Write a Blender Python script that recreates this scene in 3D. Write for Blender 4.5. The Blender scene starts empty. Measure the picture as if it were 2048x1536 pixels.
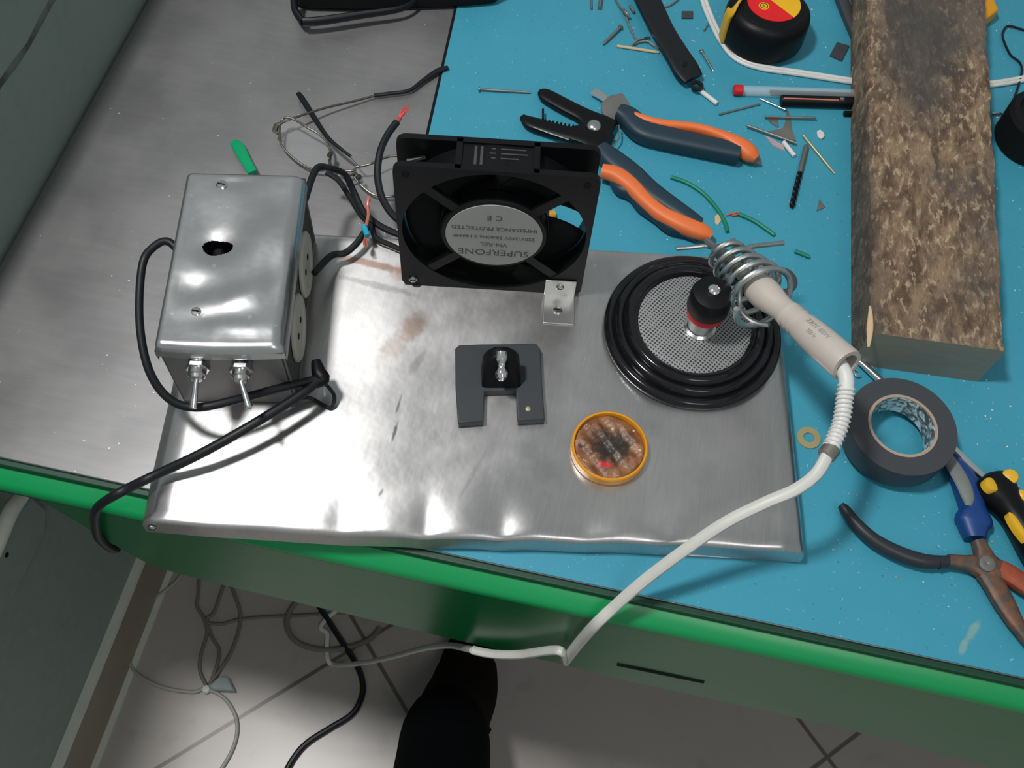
import bpy, bmesh, math, random
from mathutils import Vector, Matrix, Euler
random.seed(7)
SC = bpy.context.scene
COL = SC.collection
# ---------------------------------------------------------------- camera, world, light, exposure
CAM = Vector((0.40781, -0.19790, 0.59066)); ROT = Euler((0.500923, -0.044771, 0.205745), 'XYZ'); FPX = 2025.89
cd = bpy.data.cameras.new('camera'); co = bpy.data.objects.new('camera', cd); COL.objects.link(co)
co.location = CAM; co.rotation_euler = ROT; cd.sensor_width = 36; cd.lens = FPX / 2048 * 36; cd.clip_start = 0.02
SC.camera = co
SC.view_settings.view_transform = 'Standard'; SC.view_settings.look = 'None'
SC.view_settings.gamma = 1; SC.view_settings.exposure = 0.0; SC.view_settings.use_curve_mapping = False
wd = bpy.data.worlds.new('room_light'); SC.world = wd; wd.use_nodes = True
wb = wd.node_tree.nodes['Background']; wb.inputs[0].default_value = (0.92, 1.0, 1.0, 1); wb.inputs[1].default_value = 0.28
ld = bpy.data.lights.new('lamp_light', 'AREA'); ld.shape = 'RECTANGLE'; ld.size = 0.16; ld.size_y = 0.16; ld.energy = 17; ld.color = (1.0, 0.985, 0.96)
lo = bpy.data.objects.new('lamp_light', ld); COL.objects.link(lo); lo.location = (-0.14, 0.01, 1.50)
lo.rotation_euler = (Vector((0.34, 0.12, 0)) - Vector(lo.location)).to_track_quat('-Z', 'Y').to_euler()
l2 = bpy.data.lights.new('fill_light', 'AREA'); l2.shape = 'DISK'; l2.size = 0.6; l2.energy = 4.2; l2.color = (1.0, 0.97, 0.94)  # added fill to lift the floor, wall and apron, not a real lamp
lo2 = bpy.data.objects.new('fill_light', l2); COL.objects.link(lo2); lo2.location = (0.95, -0.75, 1.6)
lo2.rotation_euler = (Vector((0.2, -0.05, -0.4)) - Vector(lo2.location)).to_track_quat('-Z', 'Y').to_euler()
RM = ROT.to_matrix()
def ray(p): return RM @ Vector(((p[0] - 1024) / FPX, -(p[1] - 768) / FPX, -1.0))
def at(px, py, z=0.0):                      # the place at height z that the photo shows at this pixel
    d = ray((px, py)); return CAM + d * ((z - CAM.z) / d.z)
def aty(px, py, y):
    d = ray((px, py)); return CAM + d * ((y - CAM.y) / d.y)
def atx(px, py, x):
    d = ray((px, py)); return CAM + d * ((x - CAM.x) / d.x)
FLOOR = -0.513; MZ = 0.001; H = 0.0221     # floor, top of the blue mat, top of the metal platform
# ---------------------------------------------------------------- mesh helpers
def crom(P, n):
    if len(P) < 3 or n < 2: return [tuple(p) for p in P]
    out = []; L = len(P)
    for i in range(L - 1):
        a = P[max(i - 1, 0)]; b = P[i]; c = P[i + 1]; d = P[min(i + 2, L - 1)]
        for k in range(n):
            t = k / n
            out.append(tuple(0.5 * (2 * b[j] + (c[j] - a[j]) * t + (2 * a[j] - 5 * b[j] + 4 * c[j] - d[j]) * t * t + (3 * b[j] - a[j] - 3 * c[j] + d[j]) * t ** 3) for j in range(len(b))))
    out.append(tuple(P[-1])); return out
class MB:
    def __init__(s): s.v = []; s.f = []; s.m = []
    def add(s, vs, fs, mi=0):
        o = len(s.v); s.v += [Vector(v) for v in vs]
        for f in fs: s.f.append([o + i for i in f]); s.m.append(mi)
        return s
    def lathe(s, prof, M=Matrix(), n=48, mi=0, sx=1, sy=1):
        vs = []; fs = []
        for r, z in prof:
            for k in range(n):
                a = 2 * math.pi * k / n; vs.append(M @ Vector((r * math.cos(a) * sx, r * math.sin(a) * sy, z)))
        for i in range(len(prof) - 1):
            for k in range(n):
                k2 = (k + 1) % n; fs.append([i * n + k, i * n + k2, (i + 1) * n + k2, (i + 1) * n + k])
        if prof[0][0] > 1e-6: fs.append([k for k in range(n)][::-1]) if prof[0][0] != prof[-1][0] or prof[0][1] != prof[-1][1] else None
        if prof[-1][0] > 1e-6 and (prof[0] != prof[-1]): fs.append([(len(prof) - 1) * n + k for k in range(n)])
        if prof[0] == prof[-1]: fs = [f for f in fs if len(f) == 4]
        return s.add(vs, fs, mi)
    def sweep(s, P, n=6, seg=12, mi=0, e=2.0, up=(0, 0, 1)):
        # P: (x,y,z,halfwidth,halfthickness)
        Q = crom([tuple(p) for p in P], n); up = Vector(up)
        vs = []; fs = []; N = len(Q); lastw = None
        for i, q in enumerate(Q):
            a = Vector(Q[max(i - 1, 0)][:3]); b = Vector(Q[min(i + 1, N - 1)][:3]); t = (b - a).normalized()
            w = t.cross(up)
            if lastw is not None:
                w2 = (lastw - t * lastw.dot(t)).normalized()
                w = w2 if w.length < 0.35 else (w.normalized() if w.dot(w2) > 0 else -w.normalized())
            elif w.length < 0.05: w = t.orthogonal().normalized()
            else: w.normalize()
            lastw = w; h = w.cross(t)
            for k in range(seg):
                an = 2 * math.pi * k / seg; c_, s_ = math.cos(an), math.sin(an)
                x = math.copysign(abs(c_) ** (2 / e), c_); y = math.copysign(abs(s_) ** (2 / e), s_)
                vs.append(Vector(q[:3]) + w * x * q[3] + h * y * q[4])
        for i in range(N - 1):
            for k in range(seg):
                k2 = (k + 1) % seg; fs.append([i * seg + k, i * seg + k2, (i + 1) * seg + k2, (i + 1) * seg + k])
        fs.append([k for k in range(seg)][::-1]); fs.append([(N - 1) * seg + k for k in range(seg)])
        return s.add(vs, fs, mi)
    def tube(s, P, r, n=6, seg=10, mi=0): return s.sweep([tuple(p) + (r, r) for p in P], n, seg, mi)
    def prism(s, poly, z0, z1, M=Matrix(), mi=0):
        n = len(poly); vs = [M @ Vector((x, y, z0)) for x, y in poly] + [M @ Vector((x, y, z1)) for x, y in poly]
        fs = [list(range(n))[::-1], list(range(n, 2 * n))] + [[i, (i + 1) % n, n + (i + 1) % n, n + i] for i in range(n)]
        return s.add(vs, fs, mi)
    def box(s, c, d, M=Matrix(), mi=0):
        x, y, z = c; a, b, h = d[0] / 2, d[1] / 2, d[2] / 2
        return s.prism([(x - a, y - b), (x + a, y - b), (x + a, y + b), (x - a, y + b)], z - h, z + h, M, mi)
    def grid(s, fn, nu, nv, mi=0, keep=None):
        vs = [fn(i / nu, j / nv) for j in range(nv + 1) for i in range(nu + 1)]
        fs = [[j * (nu + 1) + i, j * (nu + 1) + i + 1, (j + 1) * (nu + 1) + i + 1, (j + 1) * (nu + 1) + i] for j in range(nv) for i in range(nu)
              if keep is None or keep((i + .5) / nu, (j + .5) / nv)]
        return s.add(vs, fs, mi)
    def text(s, body, size, M, mi=0, depth=0.0001, align='CENTER'):
        cu = bpy.data.curves.new('t', 'FONT'); cu.body = body; cu.size = size; cu.align_x = align; cu.align_y = 'CENTER'; cu.extrude = depth; cu.resolution_u = 3
        o = bpy.data.objects.new('t', cu); COL.objects.link(o); bpy.context.view_layer.update()
        me = bpy.data.meshes.new_from_object(o.evaluated_get(bpy.context.evaluated_depsgraph_get()))
        s.add([M @ v.co for v in me.vertices], [list(p.vertices) for p in me.polygons], mi)
        bpy.data.objects.remove(o); bpy.data.curves.remove(cu); bpy.data.meshes.remove(me); return s
ORG = {}
def thing(name, label, cat, loc, group=None):
    o = bpy.data.objects.new(name, None); COL.objects.link(o); o.location = loc; o.empty_display_size = .01
    o['label'] = label; o['category'] = cat
    if group: o['group'] = group
    ORG[o.name] = Vector(loc); return o
def obj(name, mb, mats, parent=None, loc=None, bevel=0, angle=35, label=None, sub=0, solid=0):
    me = bpy.data.meshes.new(name)
    org = ORG[parent.name] if parent else Vector(loc if loc is not None else sum(mb.v, Vector()) / max(len(mb.v), 1))
    me.from_pydata([v - org for v in mb.v], [], mb.f)
    if not isinstance(mats, (list, tuple)): mats = [mats]
    for m in mats: me.materials.append(m)
    for p, mi in zip(me.polygons, mb.m): p.material_index = mi
    bm = bmesh.new(); bm.from_mesh(me); bmesh.ops.recalc_face_normals(bm, faces=bm.faces); bm.to_mesh(me); bm.free()
    for p in me.polygons: p.use_smooth = True
    me.set_sharp_from_angle(angle=math.radians(angle))
    o = bpy.data.objects.new(name, me); COL.objects.link(o)
    if parent: o.parent = parent
    else: o.location = org
    ORG[o.name] = org
    if bevel:
        b = o.modifiers.new('bevel', 'BEVEL'); b.width = bevel; b.segments = 3; b.limit_method = 'ANGLE'; b.angle_limit = math.radians(30); b.harden_normals = False
    if sub: q = o.modifiers.new('sub', 'SUBSURF'); q.levels = sub; q.render_levels = sub
    if label: o['label'] = label
    return o
def tag(o, label, cat, group=None, kind=None):
    o['label'] = label; o['category'] = cat
    if group: o['group'] = group
    if kind: o['kind'] = kind
    return o
def T(x, y, z, rz=0): return Matrix.Translation((x, y, z)) @ Matrix.Rotation(rz, 4, 'Z')
def axis(o, d, roll=0):                      # matrix whose z axis points along d, origin at o
    return Matrix.Translation(o) @ Vector(d).to_track_quat('Z', 'Y').to_matrix().to_4x4() @ Matrix.Rotation(roll, 4, 'Z')
# ---------------------------------------------------------------- materials
class NT:
    def __init__(s, name):
        s.m = bpy.data.materials.new(name); s.m.use_nodes = True; s.t = s.m.node_tree; s.b = s.t.nodes['Principled BSDF']
        s.co = None
    def N(s, ty, **k):
        n = s.t.nodes.new(ty)
        for a, b in k.items(): setattr(n, a, b)
        return n
    def L(s, a, b): s.t.links.new(a, b)
    def coord(s):
        if s.co is None: s.co = s.N('ShaderNodeTexCoord').outputs['Object']
        return s.co
    def mapped(s, loc=(0, 0, 0), rot=(0, 0, 0), scale=(1, 1, 1), ty='POINT'):
        n = s.N('ShaderNodeMapping', vector_type=ty); n.inputs['Location'].default_value = loc; n.inputs['Rotation'].default_value = rot; n.inputs['Scale'].default_value = scale
        s.L(s.coord(), n.inputs[0]); return n.outputs[0]
    def noise(s, scale=10, detail=4, rough=.5, vec=None, dist=0):
        n = s.N('ShaderNodeTexNoise'); n.inputs['Scale'].default_value = scale; n.inputs['Detail'].default_value = detail; n.inputs['Roughness'].default_value = rough; n.inputs['Distortion'].default_value = dist
        s.L(vec if vec is not None else s.coord(), n.inputs['Vector']); return n.outputs['Fac']
    def ramp(s, f, a, b, va=0., vb=1.):
        n = s.N('ShaderNodeMapRange', interpolation_type='SMOOTHSTEP'); n.inputs[1].default_value = a; n.inputs[2].default_value = b; n.inputs[3].default_value = va; n.inputs[4].default_value = vb
        s.L(f, n.inputs[0]); return n.outputs[0]
    def math(s, op, a, b=None):
        n = s.N('ShaderNodeMath', operation=op)
        for i, x in enumerate((a, b)):
            if x is None: continue
            if isinstance(x, (int, float)): n.inputs[i].default_value = x
            else: s.L(x, n.inputs[i])
        return n.outputs[0]
    def mix(s, f, a, b):
        n = s.N('ShaderNodeMix', data_type='RGBA')
        if isinstance(f, (int, float)): n.inputs[0].default_value = f
        else: s.L(f, n.inputs[0])
        for i, x in ((6, a), (7, b)):
            if isinstance(x, tuple): n.inputs[i].default_value = x + (1,) if len(x) == 3 else x
            else: s.L(x, n.inputs[i])
        return n.outputs[2]
    def blob(s, c, size, rot=0, soft=.5, nz=0, nscale=200):   # soft elliptical mark centred on c (object space), noisy edge
        v = s.N('ShaderNodeVectorMath', operation='SUBTRACT'); s.L(s.coord(), v.inputs[0]); v.inputs[1].default_value = c
        m = s.N('ShaderNodeMapping', vector_type='TEXTURE'); m.inputs['Rotation'].default_value = (0, 0, rot); m.inputs['Scale'].default_value = (size[0], size[1], 1)
        s.L(v.outputs[0], m.inputs[0])
        l = s.N('ShaderNodeVectorMath', operation='LENGTH'); s.L(m.outputs[0], l.inputs[0]); d = l.outputs['Value']
        if nz: d = s.math('ADD', d, s.math('MULTIPLY', s.math('SUBTRACT', s.noise(nscale, 3), .5), nz))
        return s.ramp(d, 1 - soft * .5, 1 + soft * .5, 1., 0.)
    def bump(s, h, strength=.3, dist=.001):
        n = s.N('ShaderNodeBump'); n.inputs['Strength'].default_value = strength; n.inputs['Distance'].default_value = dist; s.L(h, n.inputs['Height']); s.L(n.outputs[0], s.b.inputs['Normal'])
    def set(s, color=None, rough=None, metal=None, spec=None):
        for k, x in (('Base Color', color), ('Roughness', rough), ('Metallic', metal), ('Specular IOR Level', spec)):
            if x is None: continue
            if isinstance(x, tuple): s.b.inputs[k].default_value = x + (1,) if len(x) == 3 else x
            elif isinstance(x, (int, float)): s.b.inputs[k].default_value = x
            else: s.L(x, s.b.inputs[k])
        return s
def mat(name, c, rough=.5, metal=0., spec=.5, var=.12, scale=60, bump=0, coat=0, trans=0, alpha=1):
    n = NT(name); f = n.noise(scale, 3)
    dark = tuple(x * (1 - var) for x in c); lite = tuple(min(1, x * (1 + var)) for x in c)
    n.set(n.mix(f, dark, lite), rough, metal, spec)
    if bump: n.bump(n.noise(scale * 4, 3), .4, bump)
    if coat: n.b.inputs['Coat Weight'].default_value = coat
    if trans: n.b.inputs['Transmission Weight'].default_value = trans
    if alpha < 1: n.b.inputs['Alpha'].default_value = alpha
    return n.m
M = {}
M['black'] = mat('black_plastic', (.005, .0055, .0065), .42, spec=.2, bump=.00004)
M['blackgloss'] = mat('black_gloss', (.008, .008, .010), .12)
M['blackmatte'] = mat('black_matte', (.006, .007, .008), .75, spec=.2)
M['clip'] = mat('black_clip', (.030, .036, .042), .55, bump=.0001)
M['cable'] = mat('black_cable', (.008, .010, .013), .45, spec=.35)
M['darkgrey'] = mat('dark_grey', (.045, .05, .055), .5)
M['steel'] = mat('steel', (.62, .62, .62), .22, 1.)
M['chrome'] = mat('chrome', (.85, .85, .86), .1, 1.)
M['dullsteel'] = mat('dull_steel', (.30, .29, .27), .42, .8, var=.35)
M['wire'] = mat('coil_wire', (.52, .55, .54), .33, 1., var=.25, scale=120)
M['copper'] = mat('copper_strands', (.75, .25, .17), .35, .6)
M['redcopper'] = mat('red_copper_strands', (.78, .10, .10), .35, .4)
M['cyan'] = mat('cyan_insulation', (.01, .38, .55), .4)
M['greenwire'] = mat('green_wire', (.0, .20, .12), .45)
M['greenfoil'] = mat('green_strip', (.0, .33, .13), .3)
M['orange'] = mat('orange_rubber', (.82, .18, .045), .5)
M['navy'] = mat('dark_blue_rubber', (.012, .035, .055), .5)
M['blue'] = mat('blue_rubber', (.005, .045, .20), .45)
M['greygrip'] = mat('grey_rubber', (.18, .20, .19), .6)
M['darkgrip'] = mat('charcoal_grip', (.022, .025, .032), .4)
M['yellow'] = mat('yellow_plastic', (.72, .42, .02), .4)
M['tinyellow'] = mat('yellow_tin', (.72, .30, .01), .35)
M['amber'] = mat('amber_plastic', (.75, .33, .01), .4)
M['red'] = mat('red_plastic', (.62, .012, .02), .4)
M['labelred'] = mat('red_label', (.75, .01, .015), .35)
M['labelyellow'] = mat('yellow_label', (.85, .47, .01), .35)
M['white'] = mat('white_plastic', (.68, .68, .66), .45)
M['cord'] = mat('white_cord', (.60, .60, .56), .42)
M['greycord'] = mat('grey_cord', (.17, .165, .14), .5)
M['dimcord'] = mat('dim_cord', (.34, .35, .31), .5)
M['bodymetal'] = mat('shaded_sheet_metal', (.20, .19, .19), .5, .35)  # darker box metal, shade of the faces turned from the lamp
M['sidepanel'] = mat('shaded_side_panel', (.03, .03, .032), .6)  # shade on the unlit right side of the box, put into the colour
M['cream'] = mat('cream_socket', (.42, .42, .36), .55)  # cream toned down for the shadow on the box side
M['beige'] = mat('beige_handle', (.52, .465, .42), .42, var=.05)
M['wood'] = mat('pale_wood', (.62, .46, .28), .6)
M['gold'] = mat('brass', (.50, .42, .22), .4, .5)
M['mark'] = mat('grey_print', (.40, .37, .345), .6)
M['inkfaint'] = mat('faded_ink', (.07, .075, .08), .6)
M['ink'] = mat('black_ink', (.015, .015, .02), .6)
M['labelsilver'] = mat('silver_label', (.36, .37, .35), .5, .0, var=.08, scale=40)
M['clear'] = mat('clear_plastic', (.75, .85, .9), .12, alpha=.28)
M['frost'] = mat('frosted_plastic', (.35, .42, .42), .3, alpha=.65)
M['lens'] = mat('lens_glass', (.8, .85, .85), .05, alpha=.05)
M['rimmetal'] = mat('dark_rim_metal', (.14, .13, .11), .4, .7)
M['pinkclear'] = mat('pink_clear_plastic', (.85, .6, .62), .2, alpha=.5)
M['tapeface'] = None
M['brown'] = mat('dark_brown_sock', (.008, .005, .004), .85, spec=.08)
M['trouser'] = mat('black_cloth', (.003, .0035, .0045), .9, spec=.05)
# wall paint
n = NT('wall_paint'); f = n.noise(14, 4); f2 = n.noise(90, 4)
n.set(n.mix(n.ramp(f2, .3, .7), n.mix(f, (.17, .235, .205), (.235, .305, .275)), (.23, .28, .26)), .55); n.bump(f2, .25, .0008); M['wall'] = n.m
M['skirt'] = mat('tan_tile', (.26, .22, .175), .45, var=.1, scale=20)
M['grout'] = mat('pale_grout', (.60, .62, .56), .6)
n = NT('wall_crack'); n.set(n.mix(n.ramp(n.noise(45, 3), .35, .6), (.06, .07, .06), (.13, .155, .14)), .7); M['crack'] = n.m
# floor: pale tiles laid diagonally
n = NT('floor_tiles'); sx = n.N('ShaderNodeSeparateXYZ'); n.L(n.coord(), sx.inputs[0])
def joint(n, u, off, size):
    a = n.math('FRACT', n.math('DIVIDE', n.math('SUBTRACT', u, off), size)); a = n.math('ABSOLUTE', n.math('SUBTRACT', a, .5))
    return n.ramp(a, .5 - .0028 / size, .5 - .0014 / size)
u = n.math('MULTIPLY', n.math('ADD', sx.outputs[0], sx.outputs[1]), .7071); v = n.math('MULTIPLY', n.math('SUBTRACT', sx.outputs[1], sx.outputs[0]), .7071)
j = n.math('MAXIMUM', joint(n, u, .212, .346), joint(n, v, -.131, .366))
base = n.mix(n.noise(5, 4), (.36, .33, .315), (.45, .42, .40)); base = n.mix(n.ramp(n.noise(30, 5), .55, .75), base, (.36, .33, .31))
n.set(n.mix(j, base, (.15, .13, .115)), .3); M['floor'] = n.m
# table surfaces
n = NT('grey_sheet_top'); st = n.noise(30, 5, vec=n.mapped(scale=(1, 12, 1), rot=(0, 0, .2)))
c = n.mix(st, (.26, .255, .26), (.32, .315, .32)); c = n.mix(n.math('MULTIPLY', n.ramp(n.noise(7, 3), .5, .75), .35), c, (.30, .31, .31))
sp = n.ramp(n.noise(330, 2), .74, .79); c = n.mix(sp, c, (.8, .82, .82))
for (px, py, a, b, r) in ((345, 290, 3, 2, 0), (325, 410, 3, 2, 0), (380, 48, 3, 2, 0), (350, 184, 14, 1.2, .25), (395, 180, 10, .9, .2), (315, 413, 2, 2, 0), (100, 440, 12, 1, .6), (705, 118, 2.0, 10, 0)):
    p = at(px, py); dark = px == 705
    c = n.mix(n.math('MULTIPLY', n.blob(p, (a * .0003 * 1.2, b * .0003 * 1.2), r, .8, .6, 900), .7), c, (.12, .13, .14) if dark else (.85, .86, .86))
n.set(c, n.ramp(n.noise(18, 4), .3, .7, .36, .44), .85); n.b.inputs['Anisotropic'].default_value = .5; tg = n.N('ShaderNodeTangent', direction_type='RADIAL', axis='X'); n.L(tg.outputs[0], n.b.inputs['Tangent']); M['greytop'] = n.m
n = NT('blue_mat'); c = n.mix(n.noise(22, 4), (.044, .29, .41), (.058, .33, .46))
c = n.mix(n.math('MULTIPLY', n.ramp(n.noise(480, 2), .70, .78), .6), c, (.45, .62, .68)); c = n.mix(n.math('MULTIPLY', n.ramp(n.noise(420, 2, vec=n.mapped(loc=(3, 1, 0))), .71, .77), .6), c, (.02, .12, .2))
for (px, py, a, b, r) in ((1945, 1262, 8, 26, -.5), (1925, 1295, 6, 16, -.3)):
    c = n.mix(n.math('MULTIPLY', n.blob(at(px, py), (a * .0003, b * .0003), r, .9, 1.2, 160), .45), c, (.35, .45, .30))
n.set(c, .42, 0, .35); n.bump(n.noise(700, 2), .15, .0003); M['mat'] = n.m
n = NT('dark_green_strip'); n.set(n.mix(n.noise(8, 3), (.003, .040, .020), (.006, .055, .028)), .45); M['darkgreen'] = n.m
n = NT('panel_green'); n.set(n.mix(n.noise(3, 3), (.003, .12, .032), (.007, .175, .052)), .28); n.bump(n.noise(14, 3), .2, .002); M['panelgreen'] = n.m  # trim green made darker, shade of the upright panel in its colour
n = NT('green_plastic'); n.set(n.mix(n.noise(6, 3), (.003, .255, .075), (.006, .32, .095)), .3, 0, .5); n.bump(n.noise(25, 3), .15, .001); M['green'] = n.m
# platform aluminium with stains (world-aligned marks, object origin handled through 'PO')
PO = Vector((0.1737, -0.0267, 0.0)); PR = .16845; PW = .397; PD = .2154
n = NT('platform_metal'); br = n.noise(60, 5, vec=n.mapped(scale=(14, 1, 1), rot=(0, 0, PR)))
c = n.mix(br, (.50, .49, .49), (.63, .625, .625)); c = n.mix(n.math('MULTIPLY', n.ramp(n.noise(28, 4), .55, .75), .4), c, (.42, .415, .42))
c = n.mix(n.ramp(n.noise(90, 3, vec=n.mapped(scale=(9, .8, 1), rot=(0, 0, PR + .1))), .70, .76), c, (.8, .8, .8))
metal = None
for (px, py, a, b, r, k, col) in ((825, 655, 22, 36, -.3, .6, (.33, .20, .14)), (785, 695, 24, 26, 0, .45, (.34, .24, .2)), (835, 725, 8, 30, -.3, .4, (.3, .26, .25)),
        (740, 527, 90, 9, -.05, .75, (.30, .16, .11)), (810, 548, 28, 20, 0, .6, (.33, .17, .12)), (757, 572, 80, 8, -.05, .5, (.22, .21, .21)),
        (797, 810, 2.5, 20, 0, .7, (.15, .14, .15)), (790, 862, 3.5, 20, 0, .9, (.12, .12, .13)), (762, 985, 3, 8, -.2, .8, (.2, .2, .2)), (867, 870, 9, 12, 0, .25, (.3, .3, .32)),
        (945, 950, 4, 55, -.25, .35, (.32, .34, .34)), (1050, 900, 25, 20, .3, .25, (.3, .31, .32)), (635, 985, 8, 3, 0, .8, (.12, .25, .36)), (765, 710, 12, 30, 0, .2, (.3, .25, .22)),
        (1085, 940, 24, 30, .2, .25, (.32, .32, .33)), (600, 935, 20, 30, .1, .12, (.4, .4, .4))):
    c = n.mix(n.math('MULTIPLY', n.blob(at(px, py, H) - PO, (a * .00031, b * .00031), r, .9, 1.1, 260), k), c, col)
n.set(c, n.ramp(n.noise(20, 4), .3, .7, .27, .36), .93); n.bump(n.noise(35, 3), .25, .0012); n.b.inputs['Anisotropic'].default_value = .75; tg = n.N('ShaderNodeTangent', direction_type='RADIAL', axis='X'); n.L(tg.outputs[0], n.b.inputs['Tangent']); M['plate'] = n.m
n = NT('box_metal'); c = n.mix(n.noise(40, 5), (.56, .56, .57), (.68, .68, .69))
c = n.mix(n.ramp(n.noise(140, 3), .68, .76), c, (.82, .82, .84)); n.set(c, n.ramp(n.noise(30, 4), .3, .7, .22, .33), .95); n.bump(n.noise(32, 3), .35, .0016); M['boxmetal'] = n.m
n = NT('bracket_metal'); n.set(n.mix(n.noise(120, 4), (.48, .48, .47), (.66, .66, .65)), .3, .85); M['bracket'] = n.m
# weathered wood
n = NT('weathered_wood'); v1 = n.mapped(scale=(2.2, 1, 1)); a = n.noise(38, 7, .65, v1, .6); b = n.noise(130, 5, .6, v1, .3); g = n.noise(9, 4)
c = n.mix(n.ramp(a, .36, .62), (.095, .058, .036), (.27, .185, .115)); c = n.mix(n.math('MULTIPLY', n.ramp(b, .52, .66), .75), c, (.50, .385, .255))
c = n.mix(n.math('MULTIPLY', n.ramp(b, .30, .42, 1., 0.), .6), c, (.06, .035, .02)); c = n.mix(n.math('MULTIPLY', n.ramp(g, .54, .68), .6), c, (.085, .08, .075))
c = n.mix(n.math('MULTIPLY', n.blob(at(1840, 90, .0418) - Vector((.62, .4, .001)), (.028, .075), 0, 1.0, 1.2, 40), .8), c, (.055, .055, .055))
c = n.mix(n.math('MULTIPLY', n.blob(at(1722, 380, .0418) - Vector((.62, .4, .001)), (.011, .22), .10, 1.0, .8, 60), .6), c, (.05, .042, .038))
n.set(c, .8); n.bump(n.math('ADD', a, b), .7, .0025); M['bark'] = n.m
n = NT('cut_wood_end'); c = n.mix(n.noise(40, 4, vec=n.mapped(scale=(1, 1, 6))), (.20, .21, .17), (.30, .30, .25)); n.set(c, .75); M['woodend'] = n.m
# ================================================================ SETTING
m = MB(); m.box((.9, .5, FLOOR - .02), (2.4, 3.0, .04)); o = obj('floor', m, M['floor'], loc=(0, 0, FLOOR)); o['kind'] = 'structure'
m = MB(); m.box((-.04, .5, (.135 + FLOOR) / 2), (.08, 3.0, .135 - FLOOR)); o = obj('wall_left', m, M['wall'], loc=(0, 0, 0)); o['kind'] = 'structure'  # wall top cut low so lamp_light passes over it
m = MB(); m.box((.004, .5, FLOOR + .036), (.008, 3.0, .072)); o = obj('baseboard_left', m, M['skirt']); o['kind'] = 'structure'
m = MB(); m.box((.004, .5, FLOOR + .0755), (.009, 3.0, .007)); m.box((.011, .5, FLOOR + .001), (.007, 3.0, .002)); o = obj('trim_1', m, M['grout']); o['kind'] = 'structure'
m = MB(); m.sweep([(0.0, y, .0865 + .0012 * math.sin(y * 43) + .001 * math.sin(y * 91), .0022 + .0012 * math.sin(y * 60) ** 2, .0006) for y in [k * .02 for k in range(-20, 75)]], 1, 8, up=(1, 0, 0)); o = obj('trim_2', m, M['crack']); o['kind'] = 'structure'
# wall socket box low on the wall
pa = [atx(*p, .0) for p in ((46, 985), (78, 1010), (76, 1062), (14, 1190), (-60, 1290), (-110, 1240), (-60, 1130), (0, 1030))]
t = thing('socket_cover', 'pale rounded plastic socket cover on the wall below the table end', 'socket', pa[0])
m = MB(); m.prism([(p.y, p.z) for p in pa], 0, .008, Matrix(((0, 0, 1, 0), (1, 0, 0, 0), (0, 1, 0, 0), (0, 0, 0, 1)))); obj('cover', m, M['wall'], t, bevel=.004)
m = MB(); m.sweep([tuple(atx(*p, .012)) + (w, .006) for p, w in (((44, 992), .004), ((22, 1022), .006), ((5, 1062), .006), ((-15, 1110), .006))], 5, 12, up=(1, 0, 0)); obj('rim', m, M['grout'], t)
m = MB(); m.lathe([(0, .0), (.002, 0), (.002, .0008), (0, .0008)], axis(atx(13, 1110, .0082), (1, 0, 0)), 12); obj('screw', m, M['blackmatte'], t)
# ================================================================ TABLE
t = thing('table', 'low workshop table with grey metal top and glossy green front edge', 'table', (.7, .4, FLOOR))
m = MB(); m.box((.751, .50, -.009), (1.496, 1.0, .018)); obj('tabletop', m, M['greytop'], t, bevel=.0008)
prof = [(.001, -.0060), (-.0035, -.0065), (-.0045, -.0068), (-.0120, -.0105), (-.0142, -.0125), (-.0150, -.0165), (-.0150, -.0185), (.001, -.0185)]
m = MB(); n_ = len(prof); m.add([(x, y, z) for x in (.003, 1.499) for y, z in prof], [list(range(n_)), list(range(n_, 2 * n_))] + [[i, (i + 1) % n_, n_ + (i + 1) % n_, n_ + i] for i in range(n_)])
obj('edge_trim', m, M['green'], t, angle=50)
m = MB(); m.box((.751, -.0022, -.0034), (1.496, .0042, .0056)); obj('edge_band', m, M['darkgreen'], t, bevel=.0008, label='dark green strip along the table edge')
pts = [aty(*p, -.0150) for p in ((0, 962), (74, 999), (140, 1036), (207, 1078), (252, 1104), (290, 1125), (350, 1146), (439, 1169), (700, 1230), (920, 1282), (1130, 1330), (1200, 1350), (1460, 1407), (1697, 1460), (1850, 1500), (1987, 1536), (2100, 1570))]
poly = [(.003, -.0180), (.05, -.0180)] + [(p.x, p.z) for p in pts if p.z < -.02] + [(1.499, -.19), (1.499, -.0180)]
m = MB(); m.prism(poly, 0, .004, Matrix(((1, 0, 0, 0), (0, 0, 1, -.0150), (0, 1, 0, 0), (0, 0, 0, 1)))); obj('apron', m, M['panelgreen'], t, bevel=.0008)
a, b = aty(1233, 1331, -.0155), aty(1407, 1366, -.0155)
m = MB(); m.sweep([(a.x, -.0152, a.z + .002, .0008, .0030), ((a.x + b.x) / 2, -.0152, (a.z + b.z) / 2 + .002, .0008, .0036), (b.x, -.0152, b.z + .001, .0008, .0026)], 4, 10); obj('slot', m, M['blackmatte'], t, label='dark slot in the green front panel')
for x, y in ((.16, .32), (1.40, .32), (.16, .93), (1.40, .93)):
    m = MB(); m.box((x, y, (FLOOR - .018) / 2), (.05, .05, -FLOOR - .018)); obj('leg', m, M['green'], t, bevel=.004)
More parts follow.
